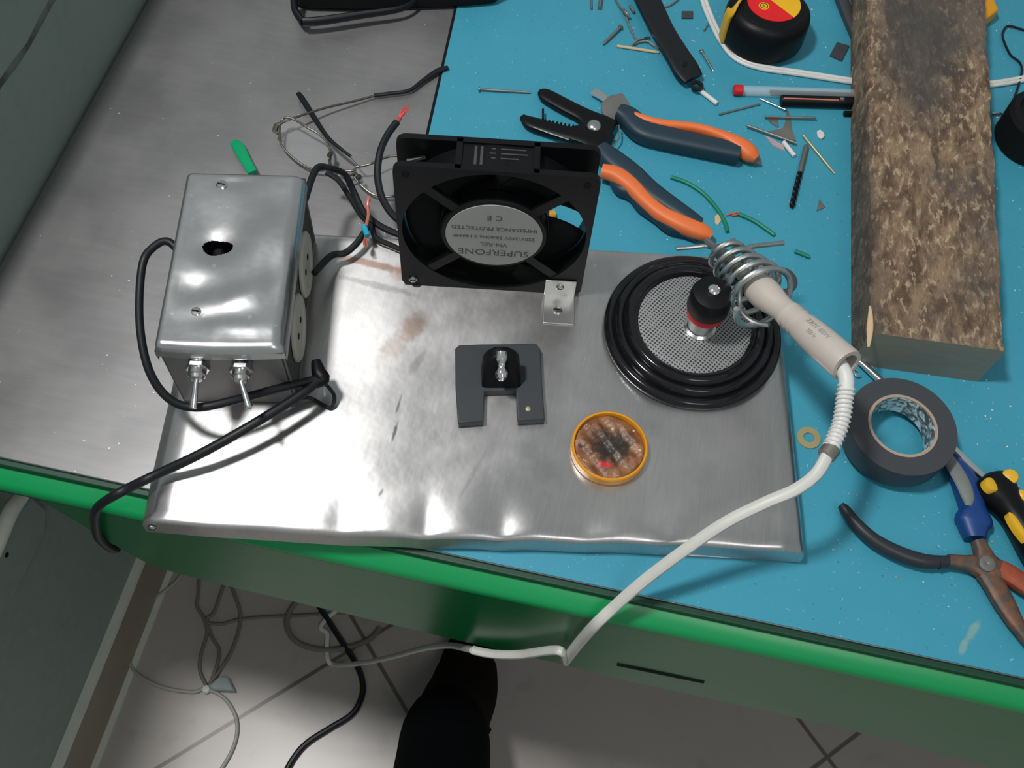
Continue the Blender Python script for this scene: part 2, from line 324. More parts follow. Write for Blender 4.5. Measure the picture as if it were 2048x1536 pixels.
# blue mat
e0 = at(918, 0); e1 = at(862, 250); d = (e1 - e0) / (e0.y - e1.y)
xa = lambda y: e0.x + d.x * (e0.y - y)
m = MB(); m.prism([(xa(.0005), .0005), (1.498, .0005), (1.498, .999), (xa(.999), .999)], .0, MZ)
o = obj('work_mat', m, [M['mat']], loc=(0, 0, 0)); tag(o, 'flat blue work mat covering the right part of the table', 'mat')
m = MB(); m.sweep([(xa(.999) - .0012, .999, .0006, .0012, .0006), (xa(.0) - .0012, 0.0, .0006, .0012, .0006)], 1, 8); obj('edge_strip', m, M['blackmatte'], o, label='thin black strip along the mat edge')
# ================================================================ PLATFORM
cR, sR = math.cos(PR), math.sin(PR)
def PL(u, v, z): return Vector((PO.x + cR * u - sR * v, PO.y + sR * u + cR * v, z))
t = thing('metal_platform', 'silver folded sheet metal platform with dented front edge overhanging the table', 'platform', PO)
def bumpf(u, v):
    s_ = 0
    for (cx, w, a) in ((.035, .012, .8), (.075, .014, -.6), (.118, .008, 1.1), (.145, .012, -.9), (.168, .006, 1.6), (.19, .012, -1.1), (.212, .007, 1.3), (.232, .01, -1.2), (.262, .009, 1.2), (.285, .01, -1.0), (.308, .007, 1.2), (.33, .012, -.8), (.365, .01, .7)):
        s_ += a * math.exp(-((u - cx) / w) ** 2)
    return s_ * math.exp(-(max(v - .004, 0) / .017) ** 2)
def deck(a, b):
    # a along width, b along depth; edges clustered
    def cl(t_): return .5 - .5 * math.cos(math.pi * t_) if False else t_
    u = PW * a; v = PD * b; z = H
    RS, RF, RB = .014, .004, .004
    def fall(x, R, dp): return 0 if x > R else dp * (1 - math.sqrt(max(0, 1 - ((R - x) / R) ** 2)))
    z -= fall(u, RS, .0085) + fall(PW - u, RS, .0095) + fall(v, RF, .0035) + fall(PD - v, RB, .0035)
    z += -.00055 * bumpf(u, v) * (1 if v > .002 else .6)
    z -= .0007 * math.exp(-((v - .01) / .012) ** 2)
    z += .0006 * math.sin(u * 19 + .8) * math.sin(v * 21 + .4)
    vv = v - (.0022 * math.sin(u * 14) + .0003 * bumpf(u, 0)) * math.exp(-(v / .02) ** 2)
    return PL(u, vv, z)
us = [0, .001, .0025, .0045, .007, .010] ; 
def warp(N, L, R):
    k = [L * i / N for i in range(N + 1)]; ex = [R * .03, R * .12, R * .3, R * .55]
    return sorted(set([0] + ex + [x for x in k if R <= x <= L - R] + [L - x for x in ex] + [L]))
U = warp(180, PW, .014); V = warp(90, PD, .006)
m = MB(); vs = [deck(a / PW, b / PD) for b in V for a in U]; nu = len(U)
m.add(vs, [[j * nu + i, j * nu + i + 1, (j + 1) * nu + i + 1, (j + 1) * nu + i] for j in range(len(V) - 1) for i in range(nu - 1)])
# skirt down the four sides
def side(idx):
    top = [vs[i] for i in idx]; k = len(top)
    m.add(top + [Vector((p.x, p.y, .0022)) for p in top], [[i, i + 1, k + i + 1, k + i] for i in range(k - 1)])
side(list(range(nu))); side([(len(V) - 1) * nu + i for i in range(nu)]); side([j * nu for j in range(len(V))]); side([j * nu + nu - 1 for j in range(len(V))])
# returned lip under the edge, so the tray has thickness and rests on the table
for (u0, v0, u1, v1) in ((.0, .0, PW, .012), (0, PD - .012, PW, PD), (0, 0, .012, PD), (PW - .012, 0, PW, PD)):
    m.prism([tuple(PL(x, y, 0))[:2] for x, y in ((u0 + .002, v0 + .002), (u1 - .002, v0 + .002), (u1 - .002, v1 - .002), (u0 + .002, v1 - .002))], .0012, .0030)
deckobj = obj('deck', m, M['plate'], t, angle=60)
def screw_head(M_, r=.003, name='screw', parent=None, material=None, h=.0016):
    m = MB(); m.lathe([(0, 0), (r, 0), (r, h * .4), (r * .75, h * .85), (0, h)], M_, 20); o = obj(name, m, material or M['steel'], parent)
    m = MB(); m.box((0, 0, h * 1.0), (r * 1.3, r * .22, h * .25), M_); obj('slot', m, M['blackmatte'], o); return o
screw_head(axis(PL(.006, -.0008, .0125), (sR, -cR, 0)), .0028, parent=t)
# ================================================================ CONTROL BOX
BR_ = math.radians(12.1); BT = .0915; BW = .0735; BL = .1285
b0 = at(304, 694, BT)
cB, sB = math.cos(BR_), math.sin(BR_)
def BX(u, v, z): return Vector((b0.x + cB * u - sB * v, b0.y + sB * u + cB * v, z))
t = thing('control_box', 'dented silver metal control box with two toggle switches on the platform', 'control box', BX(BW / 2, BL / 2, H))
holeC = BX(0, 0, 0); hp = at(432, 491, BT) - b0; hu = cB * hp.x + sB * hp.y; hv = -sB * hp.x + cB * hp.y
def lid(a, b):
    u = BW * a; v = BL * b; z = BT
    R = .0045
    for x, R in ((u, .0045), (BW - u, .0080), (v, .0050), (BL - v, .0045)):
        if x < R: z -= R * (1 - math.sqrt(max(0, 1 - ((R - x) / R) ** 2)))
    G = lambda cx, cy, wx, wy, a_, r=0: a_ * math.exp(-((((u - cx) * math.cos(r) + (v - cy) * math.sin(r)) / wx) ** 2 + ((-(u - cx) * math.sin(r) + (v - cy) * math.cos(r)) / wy) ** 2))
    ed = min(1, min(u, BW - u, v, BL - v) / .008)
    z += ed * (G(.018, .040, .012, .010, -.0020) + G(.045, .035, .020, .008, .0018, .5) + G(.02, .085, .012, .02, -.0012, .4) + G(.055, .08, .012, .02, .0013, -.5) + G(.06, .105, .008, .012, -.0010) + G(hu, hv, .014, .010, -.0028) + G(.05, .015, .02, .006, .0010) + G(.028, .022, .012, .008, -.0016, .3) + G(.062, .05, .007, .02, -.0012) + G(.03, .12, .01, .006, -.0008))
    bow = .002 * math.sin(math.pi * a) * math.exp(-(v / .008) ** 2)
    return BX(u, v + 0 - bow * .6, z)
m = MB()
def inhole(a, b): return ((a * BW - hu) / .0092) ** 2 + ((b * BL - hv) / .0056) ** 2 > 1 + .16 * math.sin(3 * math.atan2(b * BL - hv, a * BW - hu) + 1)
m.grid(lid, 148, 256, keep=inhole)
# lid lips folded down on the front and the sides
LZ = BT - .0050
m.grid(lambda a, b: BX(BW * a, -.0012 * math.sin(math.pi * a) - .0006 * b, LZ - .0045 * b - .001 * math.sin(math.pi * a) * b), 40, 2)
m.grid(lambda a, b: BX(0, BL * a, LZ - .010 * b), 30, 2); m.grid(lambda a, b: BX(BW, BL * a, LZ - .003 - .006 * b), 30, 2); m.grid(lambda a, b: BX(BW * a, BL, LZ - .012 * b), 30, 2)
obj('lid', m, M['boxmetal'], t, angle=60)
i_ = .0015
m = MB()   # folded body: front, back, left, floor
def wallp(p, q, z0, z1, th=.001):
    d_ = Vector((q[0] - p[0], q[1] - p[1])); nrm = Vector((-d_.y, d_.x)).normalized() * th
    m.prism([tuple(BX(*p, 0))[:2], tuple(BX(*q, 0))[:2], tuple(BX(q[0] + nrm.x, q[1] + nrm.y, 0))[:2], tuple(BX(p[0] + nrm.x, p[1] + nrm.y, 0))[:2]], z0, z1)
zb = H + .0008
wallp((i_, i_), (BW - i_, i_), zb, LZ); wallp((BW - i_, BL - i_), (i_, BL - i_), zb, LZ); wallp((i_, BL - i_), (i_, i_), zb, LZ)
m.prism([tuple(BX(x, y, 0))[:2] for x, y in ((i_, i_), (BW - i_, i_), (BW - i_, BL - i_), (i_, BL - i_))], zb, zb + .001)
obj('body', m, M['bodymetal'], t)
m = MB(); wallp((BW - i_ - .001, i_), (BW - i_ - .001, BL - i_), zb, LZ - .006); obj('side_panel', m, M['sidepanel'], t, label='side panel coloured dark for shade')
m = MB(); m.box((0, 0, 0), (.050, .040, .002), Matrix.Translation(BX(hu, hv, BT - .03)) @ Matrix.Rotation(BR_, 4, 'Z')); obj('inner_board', m, M['blackmatte'], t)
m = MB(); m.lathe([(0, 0), (.0034, 0), (.0034, .021), (.002, .022), (0, .022)], Matrix.Translation(BX(hu, hv, BT - .028)), 24); obj('shaft', m, M['black'], t, label='black stub inside the torn hole')
for (px, py) in ((443, 370), (391, 621)):
    p = at(px, py, BT); screw_head(Matrix.Translation((p.x, p.y, BT - (.0003 if py < 400 else .0017))), .0034, parent=t, material=M['steel'])
fn = Vector((sB, -cB, 0))
for (px, py, tx, ty) in ((398, 724, 388, 800), (485, 728, 489, 785)):
    # where the bushing leaves the front face
    d_ = ray((px, py)); s_ = (BX(0, 0, 0) - CAM).dot(fn) / d_.dot(fn); P = CAM + d_ * s_
    sw = MB(); A = axis(P, fn)
    sw.lathe([(.0062, 0), (.0062, .0022), (.0052, .0026), (.0052, .009), (.0044, .0095), (.0036, .0115), (0, .0115)], A, 28)
    s1 = obj('toggle_switch', sw, M['steel'], t, label='left chrome toggle switch' if px < 450 else 'right chrome toggle switch')
    nt = MB(); nt.prism([(.0072 * math.cos(k * math.pi / 3), .0072 * math.sin(k * math.pi / 3)) for k in range(6)], .0026, .0055, A); obj('nut', nt, M['steel'], s1, bevel=.0004)
    tip = P + fn * .027; tgt = at(tx, ty, P.z - .006 if px < 450 else P.z - .002); 
    dirn = (tgt - (P + fn * .010)).normalized()
    lv = MB(); lv.lathe([(0, 0), (.0013, 0), (.0017, .008), (.0022, .0155), (.0022, .0175), (.0012, .0185), (0, .0185)], axis(P + fn * .010, dirn), 20); obj('lever', lv, M['chrome'], s1)
sn = Vector((cB, sB, 0))
for v_ in (.088, .040):
    P = BX(BW - i_ - .0005, v_, .050)
    m = MB(); m.lathe([(0, 0), (.0215, 0), (.0215, .0012), (.0200, .0024), (.015, .0024), (.014, .0014), (0, .0014)], axis(P, sn), 40); o_ = obj('socket', m, M['cream'], t, label='round cream socket on the right side of the box')
    for dz in (-.006, .006):
        m = MB(); m.lathe([(0, .0014), (.002, .0014), (.002, .0018), (0, .0018)], axis(P + Vector((-sB, cB, 0)) * dz, sn), 12); obj('pin_hole', m, M['blackmatte'], o_)
# cable loop from the left side round the front to the grip, and the tail off the table
def V3(px, py, z): return tuple(at(px, py, z))
kn = V3(640, 757, .045)
m = MB(); m.tube([tuple(BX(.002, .078, .062)), V3(338, 484, .066), V3(304, 497, .063), V3(284, 535, .058), V3(279, 640, .052), V3(296, 735, .050), V3(335, 795, .056), V3(390, 815, .060), V3(470, 800, .058), V3(560, 776, .050), kn], .0026, 8, 12)
obj('cable_loop', m, M['cable'], t)
m = MB(); m.tube([kn, V3(600, 790, .046), V3(500, 852, .046), V3(400, 908, .040), V3(300, 955, .030), tuple(aty(240, 985, -.017)), tuple(aty(205, 1006, -.022)), tuple(aty(192, 1022, -.024)), tuple(aty(190, 1045, -.022)), tuple(aty(199, 1078, -.019)), (.112, -.0105, -.112), (.122, .000, -.092), (.16, .03, -.05), (.24, .10, -.0215), (.36, .16, -.0215)], .0029, 8, 12)
obj('power_cord', m, M['cable'], t)
m = MB(); m.sweep([V3(632, 722, .047) + (.003, .003), V3(638, 745, .046) + (.0045, .004), V3(646, 758, .045) + (.0042, .004), V3(630, 768, .044) + (.003, .003)], 5, 12)
obj('cord_grip', m, M['black'], t)
m = MB(); m.tube([kn, V3(668, 790, .03), V3(660, 815, .0245), V3(630, 800, .024), V3(612, 795, .026), tuple(BX(BW * .9, -.0005, .030))], .0012, 6, 8); obj('thin_wire', m, M['cable'], t)
# ================================================================ FAN
FX, FY, FR = .2816, .1701, .1633
FM = T(FX, FY, H + .0002, FR)             # local: x 0-.12, y 0 front .. .0247 back, z 0-.12
t = thing('cooling_fan', 'square black cooling fan standing upright at the back of the platform', 'fan', FM @ Vector((.06, .012, 0)))
D = .0247; RR = .0572
def rsq(a, hw=.06, r=.006):
    c_, s_ = math.cos(a), math.sin(a); k = hw / max(abs(c_), abs(s_)); x, y = c_ * k, s_ * k
    ix, iy = abs(x) - (hw - r), abs(y) - (hw - r)
    if ix > 0 and iy > 0:
        # intersect ray with corner circle
        cx, cy = hw - r, hw - r; ax, ay = abs(c_), abs(s_); bb = ax * cx + ay * cy; tt = bb + math.sqrt(max(0, bb * bb - (cx * cx + cy * cy - r * r))); x = math.copysign(ax * tt, x); y = math.copysign(ay * tt, y)
    return x, y
NA = 160
m = MB()
FC = lambda x, y, z: FM @ Vector((.06 + x, y, .06 + z))
def flange(y0, y1):
    vs = []; fs = []
    for k in range(NA):
        a = 2 * math.pi * (k + .0) / NA; ox, oz = rsq(a); ix, iz = RR * math.cos(a), RR * math.sin(a)
        vs += [FC(ox, y0, oz), FC(ix, y0, iz), FC(ox, y1, oz), FC(ix, y1, iz)]
    for k in range(NA):
        b = 4 * k; c_ = 4 * ((k + 1) % NA); fs += [[b, b + 1, c_ + 1, c_], [b + 2, c_ + 2, c_ + 3, b + 3], [b, c_, c_ + 2, b + 2], [b + 1, b + 3, c_ + 3, c_ + 1]]
    m.add(vs, fs)
flange(0, .0038); flange(D - .0038, D)
AX = FM @ Matrix.Translation((.06, 0, .06)) @ Matrix.Rotation(-math.pi / 2, 4, 'X')     # z axis -> local +y
m.lathe([(RR, 0.001), (RR + .0018, 0.001), (RR + .0018, D - .001), (RR, D - .001), (RR, .001)], AX, 96)
obj('frame', m, M['black'], t)
m = MB()
for sx_ in (-1, 1): m.box((.06 + sx_ * .0225, D / 2, .1175), (.0035, D - .002, .0050), FM)
m.box((.06, D / 2, .1165), (.045, D - .008, .0042), FM); obj('label_bridge', m, M['black'], t)
m = MB(); m.text('FAN', .0001, Matrix()) if False else None
for r_ in range(2): m.box((.047 + r_ * .0035, D / 2, .1188), (.0016, .014, .0003), FM)
for (x, y, w) in ((.066, .018, .020), (.066, .0145, .022), (.064, .011, .016)): m.box((x, y, .1188), (w, .0009, .0003), FM)
obj('embossed_print', m, M['darkgrey'], t)
for sx_, sz_ in ((-1, 1), (1, 1), (-1, -1), (1, -1)):
    a_ = Vector((.028 * sx_ * .72, .0022, .028 * sz_ * .72)); b_ = Vector((.0455 * sx_, .0022, .0445 * sz_)); skew = .0035 * sx_ * sz_
    d_ = (b_ - a_).normalized(); pz = Vector((-d_.z, 0, d_.x)) * .0032
    m = MB(); q = [a_ - pz, b_ - pz, b_ + pz, a_ + pz]; m.prism([(p.x, p.z) for p in q], -.0018, .0018, FM @ Matrix.Translation((.06, .0022, .06)) @ Matrix.Rotation(math.pi / 2, 4, 'X') @ Matrix.Scale(-1, 4, (0, 0, 1))); obj('strut', m, M['black'], t)
m = MB(); m.lathe([(0, .0), (.0325, 0), (.0335, .001), (.0335, .008), (0, .008)], AX, 64); obj('motor_cover', m, M['black'], t)
m = MB(); m.lathe([(0, -.0006), (.0302, -.0006), (.0302, .0001), (0, .0001)], AX, 64); lb = obj('label', m, M['labelsilver'], t, label='oval-looking silver label with upside-down print')
LM = FM @ Matrix.Translation((.06, -.0007, .06)) @ Matrix.Rotation(math.pi / 2, 4, 'X') @ Matrix.Rotation(math.pi, 4, 'Z')
m = MB()
for (s_, sz_, yy) in (('SUPERFONE', .0085, .0165), ('VN-REL', .0052, .0082), ('220V-240V 50/60Hz 0.14AMP', .0042, .0008), ('IMPEDANCE PROTECTED', .0047, -.0078), ('C E', .0066, -.0185)):
    m.text(s_, sz_, LM @ Matrix.Translation((0, yy, 0)), depth=.00006)
obj('print', m, M['inkfaint'], lb)
m = MB(); m.lathe([(0, .0095), (.034, .0095), (.034, D - .002), (0, D - .002)], AX, 48); rot_ = obj('rotor', m, M['black'], t)
for k in range(5):
    a0 = math.radians(72 * k + 18); m = MB()
    def bl(a, b, a0=a0):
        rr = .0335 + (.0565 - .0335) * b; an = a0 + (a - .5) * math.radians(66) + .35 * b; y = .0115 + .0095 * a - .001
        return AX @ Vector((rr * math.cos(an), rr * math.sin(an), y))
    m.grid(bl, 10, 6); o_ = obj('blade', m, M['blackmatte'], rot_); q = o_.modifiers.new('s', 'SOLIDIFY'); q.thickness = .0014; q.offset = 0
for (x, z) in ((.0075, .0075), (.0075, .1125), (.1125, .1125)):
    if z < .1: screw_head(axis(FM @ Vector((x, -.0001, z)), FM.to_3x3() @ Vector((0, -1, 0))), .0030, parent=t)
    else:
        m = MB(); m.lathe([(0, 0), (.0022, 0), (.0022, .0003), (0, .0003)], axis(FM @ Vector((x, -.0001, z)), FM.to_3x3() @ Vector((0, -1, 0))), 16); obj('screw_hole', m, M['blackmatte'], t)
m = MB(); m.lathe([(0, 0), (.0014, 0), (.0014, .012), (0, .012)], axis(FM @ Vector((.008, .010, .113)), FM.to_3x3() @ Vector((.6, .5, -.3))), 12); obj('bolt', m, M['steel'], t)
# L bracket at the right foot
ba, bb_ = at(1100, 598, H), at(1163, 598, H); 
ux = .0955; uw = .0205
m = MB(); m.box((ux + uw / 2, -.0012, .0085), (uw, .0012, .017), FM); m.box((ux + uw / 2, -.0125, .0007), (uw, .0238, .0010), FM)
br_ = obj('bracket', m, M['bracket'], t, bevel=.0003, label='small bent metal bracket holding the fan to the platform')
screw_head(axis(FM @ Vector((ux + .010, -.0018, .0105)), FM.to_3x3() @ Vector((0, -1, 0))), .0026, parent=br_)
screw_head(FM @ Matrix.Translation((ux + .0095, -.0140, .0012)), .0030, parent=br_)
# ================================================================ JACK HOLDER (black clip)
ZT = H + .0065
ol = [at(*p, ZT) for p in ((910, 697), (918, 690), (962, 688), (1044, 687), (1072, 686), (1081, 697), (1084, 760), (1090, 838), (1035, 841), (1032, 780), (969, 782), (967, 842), (916, 846), (911, 770))]
t = thing('jack_holder', 'black forked plastic clip with a domed hood and silver plug tip', 'clip', sum(ol, Vector()) / len(ol) - Vector((0, 0, ZT - H)))
m = MB(); m.prism([(p.x, p.y) for p in ol], H, ZT); obj('base', m, M['clip'], t, bevel=.0008)
FB = at(1003, 775, H + .0065); FT = at(1003, 714, H + .031); ha = math.radians(13.5); HM = T(FB.x, FB.y, H, ha); inv = HM.inverted()
ft = inv @ FT; SH = ft.y / .0245; LXs = ft.x / .0245
def hoodprism(scale, zoff, y0, y1, zc=.0185, r=.0128):
    P = [(-r, .002), (r, .002)] + [(r * math.cos(a) * (1 - .10), zc + r * math.sin(a)) for a in [math.pi * k / 14 for k in range(15)]]
    P = [(x * scale, (z - .0) * scale + zoff) for x, z in P]; m = MB()
    vs = [HM @ Vector((x + LXs * max(0, z - .0065), SH * (z - .0065) + y0, z)) for x, z in P] + [HM @ Vector((x + LXs * max(0, z - .0065), max(y1, SH * (z - .0065) + .008), z)) for x, z in P]
    n_ = len(P); m.add(vs, [list(range(n_))[::-1], list(range(n_, 2 * n_))] + [[i, (i + 1) % n_, n_ + (i + 1) % n_, n_ + i] for i in range(n_)]); return m
hood = obj('hood', hoodprism(1, 0, 0, .016), M['black'], t, bevel=.0016)
m = hoodprism(.80, .002, -.0003, 0); 
vz = [v for v in m.v]; hn = len(vz) // 2
for k in range(hn): m.v[hn + k] = m.v[k] + HM.to_3x3() @ Vector((0, .0004, 0))
obj('hood_opening', m, M['blackmatte'], hood)
d0 = at(1003, 709, H + .030); tp_ = at(1003, 763, H + .0225); dv = (tp_ - d0).normalized(); LP = (tp_ - d0).length; k_ = LP / .0165
m = MB(); m.lathe([(0, -.002), (.0030, -.002), (.0034, .0012), (.0034, .003), (.0024, .0045), (.0022, .0080), (.0027, .0090), (.0036, .0115), (.0032, .0140), (.0012, .0162), (0, .0165)], axis(d0, dv) @ Matrix.Diagonal((1.15, 1.15, k_, 1)), 28)
obj('plug_tip', m, M['chrome'], t, label='shiny silver plug tip')
p = at(1056, 818, ZT); m = MB(); m.lathe([(0, 0), (.0018, 0), (.0015, .0006), (0, .0008)], Matrix.Translation((p.x, p.y, ZT)), 14); obj('screw', m, M['gold'], t)
# ================================================================ FLUX TIN
tc = at(1218, 896, H + .004); tr = .0237
n = NT('rosin'); dd = n.noise(260, 5); c = n.mix(n.ramp(n.noise(120, 5), .35, .65), (.17, .060, .022), (.30, .14, .065))
c = n.mix(n.math('MULTIPLY', n.blob((.001, .0005, 0), (.0125, .0115), .3, 1.0, 1.8, 260), .95), c, (.025, .022, .02))
c = n.mix(n.math('MULTIPLY', n.blob((-.009, .006, 0), (.004, .004), 0, .9, 1.2, 300), .7), c, (.08, .03, .02)); c = n.mix(n.math('MULTIPLY', n.blob((-.0175, -.003, 0), (.0016, .0016), 0, .6), .9), c, (.01, .015, .02))
c = n.mix(n.math('MULTIPLY', n.blob((-.001, -.0125, 0), (.0045, .0015), .1, .8, .8, 400), .9), c, (.6, .01, .02)); c = n.mix(n.ramp(dd, .68, .74), c, (.75, .62, .5))
n.set(c, .42); n.bump(n.noise(220, 4), .6, .0015); M['rosin'] = n.m
t = thing('flux_tin', 'round yellow tin of burnt brown flux on the platform', 'tin', (tc.x, tc.y, H))
m = MB(); m.lathe([(0, 0), (tr - .0008, 0), (tr, .0008), (tr, .0072), (tr - .0006, .0080), (tr - .0016, .0080), (tr - .0020, .0066), (tr - .0022, .002), (0, .002)], Matrix.Translation((tc.x, tc.y, H + .0001)), 72); obj('rim', m, M['tinyellow'], t)
m = MB(); nr = 20
for _ in (0,):
    def fl(a, b):
        an = 2 * math.pi * a; r = (tr - .0023) * b; x, y = r * math.cos(an), r * math.sin(an)
        z = .0058 + .0006 * math.sin(x * 700 + 1) * math.sin(y * 620) - .0012 * math.exp(-((x / .008) ** 2 + (y / .008) ** 2)) + .0006 * math.sin(x * 300 + y * 410)
        return Vector((tc.x + x, tc.y + y, H + z * (1 if b < .98 else .9)))
    m.grid(fl, 60, 20)
obj('flux', m, M['rosin'], t)
# ================================================================ IRON STAND (black ringed dish, post, coil)
dc = at(1384, 662, H + .003)
t = thing('soldering_iron_stand', 'round black ringed stand with grey mesh, capped post and wire coil', 'iron stand', (dc.x, dc.y, H))
DM = Matrix.Translation((dc.x, dc.y, H + .0001))
pr = [(0, 0), (.0565, 0), (.0585, .0015), (.0590, .0045), (.0580, .0070), (.0560, .0080), (.0540, .0078), (.0528, .0070), (.0522, .0085), (.0515, .0115), (.0500, .0128), (.0480, .0125), (.0468, .0112), (.0460, .0130), (.0450, .0150), (.0430, .0156), (.0405, .0152), (.0385, .0140), (.0372, .0110), (0, .0105)]
m = MB(); m.lathe(pr, DM, 96); obj('dish', m, M['blackgloss'], t, angle=70)
n = NT('metal_mesh'); vo = n.N('ShaderNodeTexVoronoi', feature='DISTANCE_TO_EDGE', voronoi_dimensions='2D'); vo.inputs['Scale'].default_value = 470; vo.inputs['Randomness'].default_value = 0.0
n.L(n.mapped(scale=(1, 1.0, 1), rot=(0, 0, .5)), vo.inputs['Vector']); e_ = n.ramp(vo.outputs['Distance'], .16, .26, 1., 0.)
n.set(n.mix(e_, (.03, .035, .035), (.40, .41, .41)), .45, n.math('MULTIPLY', e_, .5)); n.bump(e_, .6, .0006); M['mesh'] = n.m
m = MB()
m.lathe([(0, .0135), (.012, .0134), (.025, .0131), (.0345, .0126), (.0372, .0122), (.0372, .0112), (0, .0112)], DM, 64); obj('mesh_grille', m, M['mesh'], t)
pb = at(1399, 655, H + .0135); pt = at(1417, 572, .079); PM = Matrix.Translation((pb.x, pb.y, H + .0132))
hp_ = .079 - (H + .0132)
m = MB(); m.lathe([(0, 0), (.0105, 0), (.0105, .002), (.0088, .003), (.0088, hp_ - .024), (0, hp_ - .024)], PM, 40); obj('post', m, M['steel'], t)
m = MB(); m.lathe([(0, hp_ - .026), (.0118, hp_ - .026), (.0122, hp_ - .0235), (.0118, hp_ - .0205), (0, hp_ - .0205)], PM, 40); obj('red_ring', m, M['red'], t, label='red ring under the black cap')
m = MB(); m.lathe([(0, hp_ - .0205), (.0120, hp_ - .0205), (.0134, hp_ - .018), (.0134, hp_ - .006), (.0122, hp_ - .0025), (.008, hp_ - .0012), (0, hp_ - .0008)], PM, 48); cap_ = obj('cap', m, M['black'], t, label='black cap on the post', angle=50)
m = MB(); m.lathe([(0, hp_ - .0012), (.0040, hp_ - .0010), (.0038, hp_ + .0008), (.0024, hp_ + .002), (0, hp_ + .0024)], PM, 24); obj('cap_nut', m, M['chrome'], cap_)
# coil axis: from the small end near the iron tip to the big end at the handle
C0 = at(1440, 497, .062); C1 = at(1540, 610, .080); ax = (C1 - C0).normalized(); CL = (C1 - C0).length
e1 = ax.cross(Vector((0, 0, 1))).normalized(); e2 = e1.cross(ax)
turns = 5.6; pts = []
NP = 150
for k in range(NP + 1):
    s_ = k / NP; an = 2 * math.pi * turns * s_ + 2.6; rr = .0095 + .0115 * s_ ** 1.1; adv = CL * (s_ * .92 + .02)
    pts.append(tuple(C0 + ax * adv + (e1 * math.cos(an) + e2 * math.sin(an)) * rr))
m = MB(); m.tube(pts, .0020, 1, 10)
q = Vector(pts[-1]); 
m.tube([V3(1470, 505, .075), V3(1500, 494, .074), V3(1530, 490, .072), V3(1567, 486, .070)], .0016, 6, 10)
m.tube([V3(1352, 497, .052), V3(1380, 495, .052), V3(1412, 492, .053), V3(1428, 498, .056)], .0014, 6, 10)
m.tube([V3(1482, 570, .072), V3(1478, 605, .066), V3(1488, 630, .062), V3(1510, 645, .062), V3(1538, 650, .066)], .0017, 6, 10)
m.tube([tuple(pb + Vector((0, 0, .040))), V3(1440, 620, .062), V3(1478, 600, .064)], .0016, 6, 10)
obj('wire_coil', m, M['wire'], t)
# ================================================================ SOLDERING IRON
h0 = at(1512, 572, .079); h1 = at(1694, 731, .106); hx = (h1 - h0); HL = hx.length; hx.normalize()
t = thing('soldering_iron', 'beige soldering iron resting in the wire coil with a white cord', 'soldering iron', h0)
A = axis(h0, hx)
k = HL
prf = [(0, -.002), (.0060, -.002), (.0088, -.0005), (.0098, .003), (.0099, .010), (.0090, .016), (.0078, .022), (.0074, .027), (.0080, .031), (.0086, .0335), (.0077, .035), (.0087, .037), (.0078, .039), (.0088, .041), (.0080, .043), (.0090, .046), (.0096, .055), (.0099, .066), (.0100, k - .002), (.0096, k), (.0070, k), (.0067, k - .010), (.0067, k - .020), (0, k - .020)]
m = MB(); m.lathe(prf, A, 48); hd = obj('handle', m, M['beige'], t, angle=60)
m = MB()
for i_2, (s_, w) in enumerate((('220V  60W', .0042), ('MADE IN', .0032))):
    pass
tv = (CAM - (h0 + hx * (k * .70))).normalized(); tv = (tv - hx * tv.dot(hx)).normalized(); sd = tv.cross(hx)
for j_, off in ((0, .55), (1, .05)):
    a_ = off; dn = (tv * math.cos(a_) + (-sd) * math.sin(a_) * -1)
    R_ = Matrix((hx, dn.cross(hx), dn)).transposed().to_4x4()
    m.text('220V 60W' if j_ == 0 else '50Hz', .0044 if j_ == 0 else .0036, Matrix.Translation(h0 + hx * (k * .70) + dn * .01005) @ R_, depth=.00004)
obj('print', m, M['mark'], hd)
m = MB(); tipE = at(1413, 480, .055)
m.sweep([tuple(h0) + (.0048, .0048), tuple(h0.lerp(tipE, .45)) + (.0046, .0046), tuple(h0.lerp(tipE, .78)) + (.0042, .0042), tuple(h0.lerp(tipE, .82)) + (.0026, .0026), tuple(h0.lerp(tipE, 1.0)) + (.0020, .0020)], 2, 16); obj('heating_barrel', m, M['dullsteel'], t)
c0 = h1 - hx * .018
P_ = [tuple(c0)] + [V3(*p) for p in ((1690, 748, .104), (1689, 800, .099), (1680, 852, .094), (1658, 904, .090))]
m = MB(); m.tube(P_, .0043, 10, 14)
Q = crom(P_, 60); 
L_ = 0; rid = []
hel = []
for i in range(len(Q) - 1):
    L_ += (Vector(Q[i + 1]) - Vector(Q[i])).length
    tt = (Vector(Q[i + 1]) - Vector(Q[i])).normalized(); a1 = tt.orthogonal().normalized() if not hel else (a1 - tt * a1.dot(tt)).normalized(); a2 = tt.cross(a1)
    an = 2 * math.pi * L_ / .0026
    if i > 85: hel.append(tuple(Vector(Q[i]) + (a1 * math.cos(an) + a2 * math.sin(an)) * .0045))
    elif not hel: hel = []
m.tube(hel, .0007, 1, 6); obj('strain_relief', m, M['white'], t)
p_ = P_[-1]; m = MB(); m.sweep([V3(1652, 912, .090) + (.0052, .0052), V3(1664, 896, .0905) + (.0052, .0052)], 1, 14); obj('ferrule', m, M['dullsteel'], t)
e_y = -.0215
P_ = [V3(1657, 906, .090), V3(1632, 948, .086), V3(1590, 980, .082), V3(1530, 1006, .076), V3(1450, 1046, .064), V3(1370, 1100, .048), V3(1290, 1160, .028), V3(1228, 1214, .008), tuple(aty(1190, 1250, -.0215)), tuple(aty(1158, 1286, -.0225)), tuple(aty(1130, 1322, -.0225))]
wd_ = [(.0036, .0026)] * 11
m = MB(); m.sweep([p + w for p, w in zip(P_, wd_)], 8, 12, e=2.4)
kk = Vector(P_[-1])
